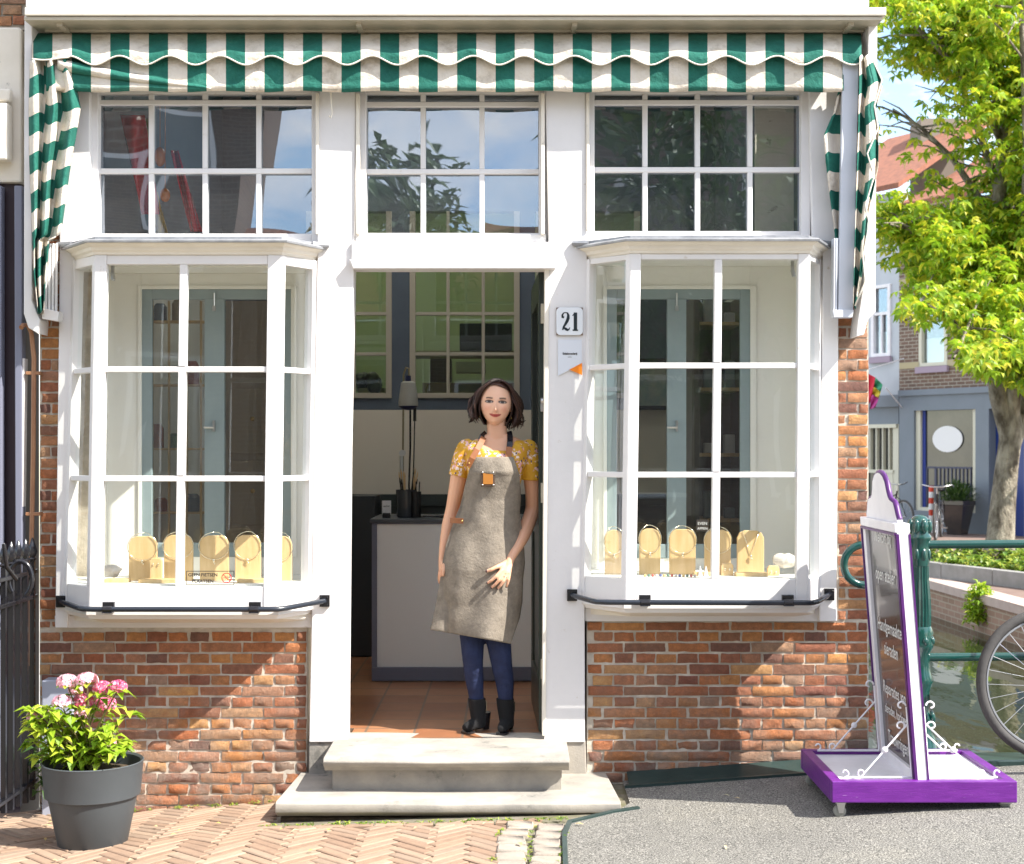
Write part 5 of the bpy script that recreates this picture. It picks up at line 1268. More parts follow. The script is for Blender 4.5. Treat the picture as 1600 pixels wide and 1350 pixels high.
def bgwin(x0,x1,y0,y1,par,split=True,fm='bg_frame'):
    z0,z1=B(x0,y1).z,B(x0,y0).z; p,q=B(x0,700),B(x1,700); L=(q-p).length; u=(q-p).normalized()
    def sl(b,a,c_,e,g,o0,o1): b.slab([BZ(p+u*a+nbg*o0,e),BZ(p+u*c_+nbg*o0,e),BZ(p+u*c_+nbg*o0,g),BZ(p+u*a+nbg*o0,g)],nbg*(o1-o0))
    b=MB(); w=.07
    sl(b,-.01,w,z0,z1,.02,-.1); sl(b,L-w,L+.01,z0,z1,.02,-.1); sl(b,w,L-w,z1-w,z1,.02,-.1); sl(b,w,L-w,z0,z0+w,.02,-.1)
    if split: zm=lerp(z0,z1,.55); sl(b,w,L-w,zm-.03,zm+.03,.0,-.1); 
    o=b.build('window',M[fm],par); b=MB(); sl(b,w,L-w,z0+w,z1-w,-.06,-.065); b.build('pane',M['glass_far'],o)
    b=MB(); sl(b,-.06,L+.06,z0-.14,z0-.01,.08,.01); b.build('sill',mat('mauve_sill',(.33,.26,.33),.7),o)
    b=MB(); sl(b,w,w+(L-2*w)*1.0,z0+w,z0+w+(z1-z0)*.30,-.12,-.13); b.build('curtain',M['cardw'],o)
for x0,x1,y0,y1 in wins+[(1610,1655,465,568)]: bgwin(x0,x1,y0,y1,t)
# blue shopfront
b=MB(); h1=[]
zt_=zs
bwall(b,1405,1428,0,zt_,.10,-.3); z0w,z1w=B(1432,797).z,B(1432,642).z
bwall(b,1428,1524,0,z0w,.10,-.3); bwall(b,1428,1524,z1w,zt_,.10,-.3); bwall(b,1524,1545,0,zt_,.10,-.3)
bwall(b,1545,1600,z1w,zt_,.10,-.3); bwall(b,1600,1690,0,zt_,.10,-.3); bwall(b,1403,1692,zt_-.02,zt_+.10,.16,-.1)
b.build('shopfront',M['shopblue'],t)
b=MB(); p,q=B(1432,700,.02),B(1512,700,.02)
bwall(b,1428,1438,z0w,z1w,.04,-.2); bwall(b,1520,1524,z0w,z1w,.04,-.2); bwall(b,1438,1520,z0w,z0w+.07,.04,-.2); w_=b.build('shop_window',M['bg_frame'],t)
b=MB(); bwall(b,1438,1520,z0w+.07,z1w,-.05,-.06); b.build('pane',M['glass_bg'],w_)
b=MB(); bwall(b,1438,1446,z0w+.07,z1w,-.02,-.04); b.build('blue_curtain',mat('deep_blue',(.01,.03,.22),.5),w_)
b=MB(); q=B(1479,686,.0); 
ring=[q+ubg*(.40*math.cos(a_))+Vector((0,0,.27*math.sin(a_)))-nbg*.03 for a_ in [k*math.pi/14 for k in range(28)]]; b.slab(ring,nbg*.01); b.build('oval_sign',M['cardw'],w_)
b=MB(); bwall(b,1545,1600,0.0,z1w,-.1,-.2); b.build('door_recess',mat('deep_blue_door',(.01,.035,.20),.35),t)
b=MB()
for px in (1447,1460): bwall(b,px,px+2,z0w+.1,z0w+.9,-.03,-.045)
bwall(b,1442,1518,z0w+.88,z0w+.92,-.03,-.045); bwall(b,1442,1518,z0w+.5,z0w+.53,-.03,-.045)
for px in range(1462,1518,6): bwall(b,px,px+1.2,z0w+.07,z0w+.9,-.03,-.045)
b.build('inner_rail',M['navy'],w_)
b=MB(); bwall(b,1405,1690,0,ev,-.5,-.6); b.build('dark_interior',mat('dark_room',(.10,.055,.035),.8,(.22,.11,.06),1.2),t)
# roof of the brown house
b=MB(); p,q=B(1405,330,.15),B(1690,330,.15); r1=[BZ(p,ev),BZ(q,ev),BZ(q-nbg*4,ev+2.0),BZ(p-nbg*4,ev+2.0)]
b.slab(r1,(0,0,.12)); b.build('roof',M['redtile'],t)
# ---- light house to the left of it, gable with tiled roof
t2=thing('pale_blue_house','pale blue grey plastered house seen just right of the shop corner','house',B(1380,828))
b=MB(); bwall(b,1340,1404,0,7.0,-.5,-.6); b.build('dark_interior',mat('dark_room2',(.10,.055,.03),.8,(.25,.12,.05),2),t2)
hs=(1364,1395,447,558)
zb_,zt_=B(1364,558).z,B(1364,447).z
zc1_=B(1380,618).z
b=MB()
bwall(b,1240,1362,zc1_,7.2,-.02,-.3); bwall(b,1362,1391,zc1_,zb_,-.02,-.3); bwall(b,1362,1391,zt_,7.2,-.02,-.3); bwall(b,1391,1405,zc1_,7.2,-.02,-.3)
b.build('plaster_wall',M['paleblue'],t2)
bgwin(1362,1391,447,558,t2,False,'signwhite')
b=MB(); bwall(b,1375.5,1378,zb_,zt_*.0+lerp(zb_,zt_,.58),.0,-.05); bwall(b,1363,1390,lerp(zb_,zt_,.58),lerp(zb_,zt_,.62),.0,-.05); b.build('glazing_bar',M['signwhite'],t2)
b=MB(); bwall(b,1240,1404,zc1_-.25,zc1_,.10,-.3); bwall(b,1240,1404,zc1_-.62,zc1_-.25,.0,-.3); b.build('shop_fascia',M['shopblue'],t2)
b=MB(); bwall(b,1240,1352,0,zc1_-.62,.0,-.3); bwall(b,1352,1404,0,.5,.0,-.3); bwall(b,1395,1404,.5,zc1_-.62,.0,-.3)
zf2=zc1_-.62
bwall(b,1352,1400,zf2-.08,zf2,.05,.0); bwall(b,1352,1395,zf2-1.05,zf2-.98,.03,-.1)
for px in (1358,1368,1378,1388): bwall(b,px,px+1.6,zf2-.98,zf2-.08,.02,-.06)
bwall(b,1385,1395,.5,zf2-1.05,.01,-.1)
b.build('shop_frame',M['bg_frame'],t2)
b=MB(); bwall(b,1352,1395,.5,zf2-.08,-.08,-.1); b.build('pane',M['glass_bg'],t2)
b=MB(); p,q=B(1230,300,.25),B(1404,300,.25)
b.slab([BZ(p,7.2),BZ(q,7.2),BZ(q-nbg*3.2,9.1),BZ(p-nbg*3.2,9.1)],(0,0,.12)); b.build('roof',M['redtile'],t2)
b=MB(); q=B(1480,185,-2.5); b.box(q.x-.6,q.x+.4,q.y,q.y+.9,q.z-2.5,q.z); b.build('chimney',M['bgbrick_dark'],t2)
# further row so that no gap opens at the horizon
t3=thing('far_house_row','plain brick house row closing the street beyond the pale blue house','house',(0,42,0))
b=MB(); b.box(-3,30,44,45,-1,6); uvplan(b.build('wall',M['bgbrick_red'],t3),(1,0))
# flag
t=thing('flag','red flag with green and yellow panels on a pole from the pale blue house','flag',B(1366,600,.6))
b=MB(); b.tube([B(1412,560,.02),B(1358,577,1.0)],.012,6); b.tube([B(1412,640,.0),B(1384,606,.9)],.012,6); b.build('pole',M['signwhite'],t)
def fl_(x0,y0,x1,y1,x2,y2,x3,y3,m_,dn=.6):
    b=MB(); pts=[(x0,y0),(x1,y1),(x2,y2),(x3,y3)]
    b.grid(lambda u,v:B(lerp(lerp(x0,x1,u),lerp(x3,x2,u),v),lerp(lerp(y0,y1,u),lerp(y3,y2,u),v),dn+.05*math.sin(u*6+v*4)),8,8); return b.build('cloth_panel',m_,t,smooth=180,solid=.006)
fl_(1350,580,1368,590,1360,628,1350,640,mat('flag_red',(.55,.015,.04),.7)); fl_(1368,590,1379,601,1376,612,1365,604,mat('flag_green',(.03,.25,.12),.7)); fl_(1365,604,1376,612,1373,622,1362,616,mat('flag_yellow',(.55,.42,.03),.7)); fl_(1362,616,1373,622,1368,636,1359,640,mat('flag_pink',(.45,.05,.25),.7))
# planter pot before the blue shop
t=thing('plant_pot','large dark square plant pot with a bushy plant in front of the blue shop window','plant pot',B(1496,832,.6))
q=B(1496,832,.6); q.z=0
b=MB(); b.lathe(q,[(0,0),(.20,0),(.34,.58),(.36,.6),(.36,.68),(.30,.68),(.28,.6),(0,.6)],4); b.build('pot',M['chalk'],t)
b=MB()
for i in range(500):
    d=rdir(rn,0,1); leaf(b,Vector((q.x,q.y,.65))+Vector((d.x*.36,d.y*.36,d.z*.36))*rn.random()**.4,d+Vector((0,0,.6)),Vector((0,0,1)),.14,.035)
b.build('foliage',M['leaf_dark'],t)
b=MB(); q=B(1423,800,1.2); 
# ================================================================ bicycles
def bicycle(lab,loc,rz,grp=None,fm=M['black'],lean_=0.0,spokes=28):
    t=thing('bicycle',lab,'bicycle',(0,0,0),grp); Rw=.345; wb=1.08
    for xw in (0,wb):
        b=MB(); n=56; m_=8; vs=[];fs=[]
        b.add([( xw+(Rw-.022+.023*math.cos(c_))*math.cos(a_), .023*math.sin(c_), Rw+(Rw-.022+.023*math.cos(c_))*math.sin(a_)) for a_ in [2*math.pi*i/n for i in range(n)] for c_ in [2*math.pi*k_/m_ for k_ in range(m_)]],
              [(i*m_+k_,i*m_+(k_+1)%m_,((i+1)%n)*m_+(k_+1)%m_,((i+1)%n)*m_+k_) for i in range(n) for k_ in range(m_)])
        w=b.build('wheel',mat_tyre,t,smooth=60)
        b=MB()
        for rr_,th in ((Rw-.048,.011),):
            b.add([( xw+(rr_+.007*math.cos(c_)*1.0)*math.cos(a_), .0125*math.sin(c_), Rw+(rr_+.007*math.cos(c_))*math.sin(a_)) for a_ in [2*math.pi*i/n for i in range(n)] for c_ in [2*math.pi*k_/6 for k_ in range(6)]],
              [(i*6+k_,i*6+(k_+1)%6,((i+1)%n)*6+(k_+1)%6,((i+1)%n)*6+k_) for i in range(n) for k_ in range(6)])
        b.build('rim',mat_rim,w,smooth=60)
        b=MB(); b.lathe((xw,0,Rw),[(0,-.035),(.014,-.035),(.022,-.025),(.018,0),(.022,.025),(.014,.035),(0,.035)],12,'y')
        for i in range(spokes):
            a_=2*math.pi*i/spokes; s_=1 if i%2 else -1; a2=a_+(.5 if (i//2)%2 else -.5)
            b.tube([(xw+.02*math.cos(a2),s_*.025,Rw+.02*math.sin(a2)),(xw+(Rw-.052)*math.cos(a_),0,Rw+(Rw-.052)*math.sin(a_))],.0016,4)
        b.build('spokes',M['steel'],w)
    b=MB(); H_=(.22,0,.86); hb=(.25,0,.74); bb=(.60,0,.29); sp=(.74,0,.80)
    b.tube([H_,hb],.019,8); b.tube([hb,bb],.016,8); b.tube([(.235,0,.80),(.69,0,.62)],.014,8); b.tube([bb,sp],.015,8)
    for s_ in (-1,1):
        b.tube([(wb,s_*.06,Rw),(.60,s_*.03,.29)],.009,6); b.tube([(wb,s_*.06,Rw),(.70,s_*.015,.66)],.008,6)
        b.tube([(.255,s_*.02,.73),(.17,s_*.045,.68),(0,s_*.05,Rw)],.011,8)
    b.build('frame',fm,t,smooth=60)
    b=MB(); b.tube([H_,(.20,0,.98)],.012,8); b.tube([(.40,-.29,1.0),(.26,-.27,1.03),(.17,-.10,.99),(.17,.10,.99),(.26,.27,1.03),(.40,.29,1.0)],.011,8); b.build('handlebar',M['steel'],t,smooth=60)
    b=MB(); b.tube([sp,(.76,0,.90)],.012,8); b.ball((.80,0,.93),(.14,.085,.035),14,8); b.build('saddle',M['black'],t,smooth=60)
    b=MB(); b.lathe(bb,[(0,-.05),(.09,-.05),(.09,-.045),(0,-.045)],20,'y'); b.tube([(.60,-.06,.29),(.73,-.06,.20)],.008,6); b.tube([(.60,.06,.29),(.47,.06,.38)],.008,6); b.box(.69,.77,-.14,-.07,.19,.21); b.box(.43,.51,.07,.14,.37,.39); b.build('crank',M['steel'],t)
    for xw,a0,a1 in ((wb,20,160),(0,40,150)):
        b=MB(); pts=[a for a in range(a0,a1+1,10)]
        b.grid(lambda u,v:(xw+(Rw+.03-.01*abs(2*v-1))*math.cos(R(lerp(a0,a1,u))),(v-.5)*.06,Rw+(Rw+.03-.01*abs(2*v-1))*math.sin(R(lerp(a0,a1,u)))),14,4)
        if xw: b.build('mudguard',fm,t,smooth=180)
    t.rotation_euler=(lean_,0,rz); t.location=loc
    return t
mat_tyre=mat('tyre',(.045,.043,.042),.85,(.065,.062,.06),8,bs=60,bst=.5); mat_rim=mat('rim_grey',(.30,.31,.33),.35,metal=.5)
bx=X(1652,-.42); 
bk=bicycle('black bicycle leaning on the green bridge railing, only its wheel in the picture',(bx,-.40,.30),0,None,lean_=R(-8))
bk2=bicycle('dark parked bicycle beyond the canal, between the sign crown and the bridge post',B(1412,830,1.4),R(110),'bicycles parked across the canal',spokes=12); bk2.location.z=0
bk3=bicycle('parked bicycle half hidden behind the bridge post across the canal',B(1462,838,2.3),R(68),'bicycles parked across the canal',spokes=12); bk3.location.z=0
t=thing('reflected_post','red and white striped post standing in for a reflection in the blue shop window','traffic post',B(1454,830,1.0))
q=B(1455,835,.5); q.z=0  # solid post standing in for one only mirrored in the shop pane
for i in range(5):
    b=MB(); b.lathe((q.x,q.y,.12*i+.35),[(0,0),(.05,0),(.05,.12),(0,.12)],12); b.build('stripe',mat('post_red',(.6,.05,.02),.5) if i%2==0 else M['cardw'],t,smooth=40)
b=MB(); b.lathe(q,[(0,0),(.06,0),(.05,.35),(0,.35)],12); b.build('base',M['cardw'],t,smooth=40)
# ================================================================ the other side of the street, mirrored in the panes
t=thing('opposite_house','tall dark brick house across the street, mirrored in the left transom','house',(-9,-16,0))
b=MB(); b.box(-16,-4.15,-18,-16,-.2,9.0); uvplan(b.build('wall',M['bgbrick_dark'],t),(1,0))
for i in range(5):
    for k_ in range(2):
        b=MB(); xx=-14.5+i*2.1; zz_=1.2+k_*3.4; b.box(xx,xx+1.1,-15.99,-15.95,zz_,zz_+2); w_=b.build('window',M['white'],t)
        b=MB(); b.box(xx+.08,xx+1.02,-15.945,-15.94,zz_+.08,zz_+1.92); b.build('pane',M['glass_bg'],w_)
b=MB(); b.slab([(-16.3,-15.7,9),(-3.9,-15.7,9),(-3.9,-18,11.5),(-16.3,-18,11.5)],(0,0,.1)); b.build('roof',M['redtile'],t)
t=thing('opposite_low_house','low brick house across the street, mirrored below the sky in the middle transom','house',(-2,-16,0))
b=MB(); b.box(-4.1,.9,-18,-16.2,-.2,4.3); uvplan(b.build('wall',M['bgbrick_dark'],t),(1,0))
b=MB(); b.slab([(-4.2,-16,4.3),(1,-16,4.3),(1,-17.5,5.4),(-4.2,-17.5,5.4)],(0,0,.1)); b.build('roof',M['redtile'],t)
for i in range(2):
    b=MB(); xx=-3.6+i*2.4; b.box(xx,xx+1.3,-16.19,-16.15,.9,3.1); w_=b.build('window',M['white'],t); b=MB(); b.box(xx+.08,xx+1.22,-16.145,-16.14,.98,3.02); b.build('pane',M['glass_bg'],w_)
t=thing('opposite_gable_house','dark gabled house across the street, mirrored in the right transom','house',(6,-16,0))
b=MB(); b.box(1.1,11,-18,-16.1,-.2,7.6); uvplan(b.build('wall',M['bgbrick_dark'],t),(1,0))
b=MB(); b.slab([(.8,-15.8,7.6),(11.2,-15.8,7.6),(11.2,-18,10.5),(.8,-18,10.5)],(0,0,.1)); b.build('roof',M['redtile'],t)
for i in range(4):
    for k_ in range(2):
        b=MB(); xx=1.8+i*2.3; zz_=.9+k_*3.2; b.box(xx,xx+1.1,-16.09,-16.05,zz_,zz_+2); w_=b.build('window',M['white'],t)
        b=MB(); b.box(xx+.08,xx+1.02,-16.045,-16.04,zz_+.08,zz_+1.92); b.build('pane',M['glass_bg'],w_)
def rtree(lab,x,y,ztop,r,n,grp='trees across the street'):
    t=thing('street_tree',lab,'tree',(x,y,0),grp); b=MB(); b.tube([(x,y,0),(x+.05,y,ztop*.5),(x,y,ztop*.9)],[.14,.1,.03],8); b.build('trunk',M['bark'],t)
    b=MB(); rn=random.Random(int(x*10+99))
    for i in range(n):
        d=rdir(rn,-1,1)*rn.random()**.4; leaf(b,Vector((x+d.x*r,y+d.y*r,ztop-r*1.3+d.z*r*1.3)),rdir(rn),Vector((0,0,1)),.3,.16)
    b.build('crown',M['leaf_dark'],t)
rtree('small tree across the street, mirrored in the middle transom',-1.75,-14.5,6.4,.9,900); rtree('tall tree across the street, mirrored in the right transom',2.6,-13.5,7.4,2.0,1800)
# ================================================================ the shopkeeper
YP=.16
def W(px,py,dy=0.0): return P(px,py,YP+dy)
PXM=(D+YP)/F
person=thing('person','woman with dark bob in yellow floral top and grey linen apron in the doorway','person',(X(765,YP),YP,zF))
def ringe(c,rx,ry,n=24,ax=None,p=2.0):
    out=[]
    for k in range(n):
        a=2*math.pi*k/n; ca,sa=math.cos(a),math.sin(a)
        out.append(Vector((c[0]+rx*math.copysign(abs(ca)**(2/p),ca),c[1]+ry*math.copysign(abs(sa)**(2/p),sa),c[2])))
    return out
def torso_rings(tab,grow=0.0,n=28):
    return [ringe(W(cx,py,dy),rx*PXM+grow,ry+grow,n,p=2.3) for py,cx,rx,ry,dy in tab]
torso=[(948,757,46,.098,0),(925,757,52,.108,.0),(890,756,53,.112,.0),(860,758,49,.104,0),(830,761,42,.092,-.005),(800,766,36,.082,-.01),(780,769,35,.082,-.01),(755,772,38,.095,-.015),(738,774,40,.103,-.02),(722,776,44,.098,-.012),(711,777,48,.088,-.004),(702,778,50,.078,0),(695,778,49,.066,.006),(689,778,41,.055,.010),(684,778,29,.050,.012),(679,777.5,19.5,.049,.01)]
neck=[(692,777,19,.052,.01),(682,777,16.2,.050,.008),(672,776.5,15.6,.048,.006),(660,776,15.5,.048,.01),(640,776,15,.05,.02)]
def limb(b,pts,n=14,steps=6):                    # pts: (px,py,dy,r) smooth tapered tube
    q=[(W(a,c,e),r) for a,c,e,r in pts]; path=[];rr=[]
    m=len(q)
    for i in range(m-1):
        p0=q[max(0,i-1)][0];p1=q[i][0];p2=q[i+1][0];p3=q[min(m-1,i+2)][0]
        for k in range(steps):
            t=k/steps; t2=t*t;t3=t2*t
            path.append(.5*((2*p1)+(p2-p0)*t+(2*p0-5*p1+4*p2-p3)*t2+(-p0+3*p1-3*p2+p3)*t3)); rr.append(lerp(q[i][1],q[i+1][1],t))
    path.append(q[-1][0]); rr.append(q[-1][1]); b.tube(path,rr,n)
armL=[(738,697,.012,.028),(729,701,.012,.040),(724,716,.012,.044),(718,740,.015,.043),(712,770,.03,.038),(707,795,.045,.034),(701,820,.035,.034),(696,845,.015,.028),(692,868,.0,.0205),(691,877,-.002,.019),(690,886,0,.015)]
armR=[(818,697,.012,.028),(826,702,.012,.040),(829,718,.012,.044),(831,742,.015,.045),(833,770,.03,.040),(832,795,.045,.036),(826,815,.02,.037),(817,838,-.03,.033),(806,858,-.075,.026),(799,870,-.10,.0215),(796,878,-.115,.020),(793,885,-.128,.016)]
legs=[[(740,930,0,.085),(737,970,0,.075),(738,1000,-.01,.066),(739,1035,-.012,.054),(741,1060,.0,.053),(744,1085,.01,.043),(746,1110,.015,.036),(747,1132,.015,.034)],
      [(774,930,0,.085),(776,970,-.01,.078),(779,1000,-.02,.068),(784,1038,-.02,.056),(788,1062,-.005,.054),(790,1088,.005,.043),(790,1112,.01,.036),(790,1132,.01,.034)]]
body=MB()
body.loft(torso_rings(torso)); body.loft(torso_rings(neck,0,24))
limb(body,armL); limb(body,armR)
for L_ in legs: limb(body,[(a,c,e,r*.76) for a,c,e,r in L_])
# head
HC=W(775,630,-.012); tiltm=Matrix.Rotation(R(3),3,'Y')
def face_disp(x,z,fr):
    g=lambda cx,cz,sx,sz,a: a*math.exp(-((x-cx)/sx)**2-((z-cz)/sz)**2)
    d=0
    d+=g(0,-.034,.0105,.011,.023)+g(0,-.014,.007,.022,.012)+g(0,-.041,.016,.006,.006)
    for s in (-1,1):
        d+=g(s*.032,.004,.015,.010,-.009)+g(s*.032,.002,.009,.005,.006)+g(s*.030,.020,.02,.006,.004)
        d+=g(s*.040,-.030,.018,.016,.005)+g(s*.026,-.062,.006,.006,-.003)
    d+=g(0,-.058,.020,.0035,.005)+g(0,-.067,.017,.004,.0055)+g(0,-.0625,.022,.0016,-.004)
    d+=g(0,-.080,.02,.005,-.003)+g(0,-.094,.017,.011,.008)+g(0,.055,.04,.03,.003)
    return d*fr
def headp(u,v):
    th=u*2*math.pi; ph=(v-.5)*math.pi
    x=math.cos(ph)*math.sin(th); y=-math.cos(ph)*math.cos(th); z=math.sin(ph)
    hz=.113 if z>0 else .110
    wx=.077; wy=.095
    k=1.0
    if z<0:
        t=-z; k=1-.23*t**2.0
    X_=x*wx*k; Y_=y*wy*(1 if y<0 else 1.08)
    if z<-.2 and y>0: Y_*=1-.5*min(1,(-z-.2)/.6)
    if z<0 and y<0: Y_=Y_*(1-.02*(-z)) 
    Z_=z*hz
    # flatten face front a little
    if y<0: X_*=1+.05*(-y)*(1-abs(z)); 
    fr=max(0,-y)**.6 if y<0 else 0
    if z<-.35 and y<0: Y_-= .012*min(1,(-z-.35)/.4)*fr
    Y_-=face_disp(X_,Z_,min(1,fr*1.1))
    return HC+tiltm@Vector((X_,Y_,Z_))
body.grid(headp,96,72,close=True)
for s in (-1,1):
    e=HC+tiltm@Vector((s*.074,.006,-.012)); body.ball(e,(.010,.017,.030),10,8)
# hands
def chain(b,pts,rs):
    path=[];rr=[]
    for i in range(len(pts)-1):
        for k in range(4): t=k/4; path.append(pts[i].lerp(pts[i+1],t)); rr.append(lerp(rs[i],rs[i+1],t))
    path.append(pts[-1]); rr.append(rs[-1]); path.append(pts[-1]+(pts[-1]-pts[-2]).normalized()*rs[-1]*.7); rr.append(rs[-1]*.5)
    b.tube(path,rr,10)
def hand(b,wrist,knuckles,tips,mids,thumb,nails):
    pass
fingersR=[ # knuckle, mid, distal, tip  (px,py,dy)
 [(783,892,-.150),(775,901,-.163),(768,907,-.160),(761.5,911,-.152)],
 [(787,895,-.152),(780,906,-.166),(774,913,-.162),(768,918,-.153)],
 [(791.5,897,-.151),(786.5,908,-.164),(782,915,-.160),(777.5,919.5,-.152)],
 [(796,897,-.147),(794.5,906,-.157),(793,912,-.154),(791,917,-.148)]]
thumbR=[(786,882,-.130),(776,886,-.152),(768,890,-.158),(760.5,892.5,-.154)]
nails=MB()
def nail(p,q,r,b=nails):
    d=(q-p).normalized(); c=q+d*r*.1+Vector((0,-r*.62,r*.15)); b.ball(c,(r*.75,r*.42,r*.95),8,6)
wr=W(797,876,-.11)
for i,f in enumerate(fingersR):
    pts=[W(*p) for p in f]; base=wr.lerp(pts[0],.15); rs=[.0095,.0088,.0078,.0066]
    if i==3: rs=[r*.88 for r in rs]
    chain(body,[base,pts[0],pts[1],pts[2],pts[3]],[.013]+rs); nail(pts[2],pts[3],rs[3])
pts=[W(*p) for p in thumbR]; chain(body,[wr.lerp(pts[0],.2)]+pts,[.014,.0125,.0105,.0095,.0075]); nail(pts[2],pts[3],.0075)
pm=[ringe(W(796,877,-.113),.022,.016,14),ringe(W(792,884,-.128),.028,.016,14),ringe(W(789,891,-.143),.030,.0145,14),ringe(W(789,896,-.150),.027,.012,14)]
body.loft(pm)
wl=W(691,876,-.004)
fingersL=[[(690,890,-.03),(689,898,-.03),(688.5,904,-.022),(689,909,-.01)],[(688,890,-.010),(686.5,899,-.008),(686,906,.002),(687,911,.012)],[(688,890,.010),(687,898,.014),(687,904,.022),(688,908,.03)],[(690,889,.028),(689,896,.034),(689,901,.04),(690,904,.044)]]
for i,f in enumerate(fingersL):
    pts=[W(*p) for p in f]; rs=[.009,.0085,.0076,.0064]; chain(body,[wl.lerp(pts[0],.2)]+pts,[.012]+rs)
pts=[W(694,884,-.04),W(693,892,-.052),W(692,899,-.055)]; chain(body,[wl]+pts,[.013,.011,.0095,.008])
body.loft([ringe(W(691,876,-.004),.015,.023,14),ringe(W(690,884,.0),.015,.032,14),ringe(W(689.5,891,.0),.013,.033,14)])
def remesh(mb,vox,smooth_it=3,fac=.5):
    me=bpy.data.meshes.new('tmp'); me.from_pydata(mb.v,[],mb.f)
    bm=bmesh.new(); bm.from_mesh(me); bmesh.ops.recalc_face_normals(bm,faces=bm.faces); bm.to_mesh(me); bm.free()
    o=bpy.data.objects.new('tmp',me); col.objects.link(o)
    m=o.modifiers.new('r','REMESH'); m.mode='VOXEL'; m.voxel_size=vox
    if smooth_it: s=o.modifiers.new('s','SMOOTH'); s.iterations=smooth_it; s.factor=fac
    bpy.context.view_layer.update(); dg=bpy.context.evaluated_depsgraph_get()
    out=bpy.data.meshes.new_from_object(o.evaluated_get(dg)); bpy.data.objects.remove(o); bpy.data.meshes.remove(me); return out
def mesh_obj(name,me,m,parent):
    o=bpy.data.objects.new(name,me); col.objects.link(o); me.materials.clear(); me.materials.append(m); me.polygons.foreach_set('use_smooth',[True]*len(me.polygons))
    o.parent=parent; o.matrix_parent_inverse=parent_inv(parent); return o
me=remesh(body,.0032,2,.5)
ca=me.color_attributes.new('skin','FLOAT_COLOR','POINT')
inv=tiltm.inverted()
def sm(a,b,x): t=max(0,min(1,(x-a)/(b-a))); return t*t*(3-2*t)
cols=[]
for v in me.vertices:
    base=Vector((.66,.37,.235)); p=v.co
    L=inv@(p-HC); x,y,z=L
    if abs(z)<.13 and abs(x)<.09 and y<-.03:
        def blend(c,f):
            global base
            base=base.lerp(Vector(c),max(0,min(1,f)))
        base=Vector((.74,.44,.30))  # face front lighter than the body skin: brightness put into the colour
        blend((.70,.26,.19),.45*(math.exp(-((abs(x)-.042)/.016)**2-((z+.030)/.016)**2)))
        blend((.60,.29,.20),.4*math.exp(-(x/.013)**2-((z+.036)/.012)**2)); blend((.50,.27,.18),.5*(math.exp(-((abs(x)-.010-.35*max(0,-z-.036))/.0035)**2-((z+.050)/.013)**2) if z<-.035 else 0))  # darker lines beside the nose are shading put into the skin colour
        zz_=z+.062-.10*x*x*60*.12                      # smile curve
        zz_=z+.0625-8.5*x*x
        lip=1-sm(.85,1.1,math.sqrt((x/.029)**2+(zz_/.0078)**2)); blend((.40,.055,.05),lip)
        if abs(zz_)<.0013 and abs(x)<.027: blend((.15,.02,.02),.8)
        for s in (-1,1):
            ex=x-s*.0325; ez=z-.003
            bz=z-(.0225-.35*abs(abs(ex+s*-.004))*.25)
            br=(1-sm(.7,1.05,abs(ex)/.0185))*(1-sm(.5,1.1,abs(bz)/.0050)); blend((.06,.03,.02),br*.92)
            blend((.34,.17,.12),.45*math.exp(-(ex/.017)**2-((ez-.006)/.008)**2))
            er=math.sqrt((ex/.0155)**2+(ez/.0050)**2)
            blend((.05,.025,.02),1-sm(.95,1.3,math.sqrt((ex/.0190)**2+((ez-.0015)/.0072)**2)))
            if er<.95:
                base=Vector((.30,.25,.22)) if abs(ex)>.0080 else Vector((.03,.022,.018))
        for s in (-1,1): blend((.25,.08,.06),.6*math.exp(-((x-s*.006)/.003)**2-((z+.0455)/.0025)**2))
    elif p.z<W(0,840).z and p.z>W(0,925).z:
        pass
    cols += [base.x,base.y,base.z,1]
ca.data.foreach_set('color',cols)
m,nt,b_=nodes('skin'); a=N(nt,'ShaderNodeAttribute'); a.attribute_name='skin'
nt.links.new(a.outputs['Color'],b_.inputs['Base Color']); b_.inputs['Roughness'].default_value=.48; b_.inputs['Subsurface Weight'].default_value=.12; b_.inputs['Subsurface Radius'].default_value=(.012,.005,.003); b_.inputs['Subsurface Scale'].default_value=.6
bodyo=mesh_obj('body',me,m,person)
nails.build('fingernails',mat('dark_nails',(.05,.02,.03),.2),person,smooth=180)
b=MB(); q=W(790.5,901,-.165); 
f3=[W(*p) for p in fingersR[2]]; c=f3[0].lerp(f3[1],.45); ax=(f3[1]-f3[0]).normalized(); s1=ax.orthogonal().normalized(); s2=ax.cross(s1)
b.tube([c+(s1*math.cos(k*math.pi/8)+s2*math.sin(k*math.pi/8))*.0098 for k in range(17)],.0014,5); b.build('finger_ring',M['gold'],person,smooth=180)
# ---- blouse
bl=MB(); bl.loft(torso_rings([(a,c,e,f,g) for a,c,e,f,g in torso if 685<a<=805],.009))
def sleeve(arm,n,cut):
    q=[p for p in arm[:n]]; q.append(cut); limb(bl,[(a,c,e,r+.006+.004*(i>=n)) for i,(a,c,e,r) in enumerate(q)])
sleeve(armL,4,(717,744,.015,.043)); sleeve(armR,4,(831,749,.016,.045))
me=remesh(bl,.004,3,.5); bm=bmesh.new(); bm.from_mesh(me)
nk=W(0,704).z
kill=[v for v in bm.verts if ((abs(v.co.x-X(776,YP))<.088 and v.co.z>nk+ .05*(abs((v.co.x-X(776,YP))/.088)**6) and v.co.y<YP+.03) or (abs(v.co.x-X(776,YP))<.078 and v.co.z>W(0,694).z))]
bmesh.ops.delete(bm,geom=kill,context='VERTS'); bm.to_mesh(me); bm.free()
m,nt,b_=nodes('yellow_floral'); v=coords(nt)
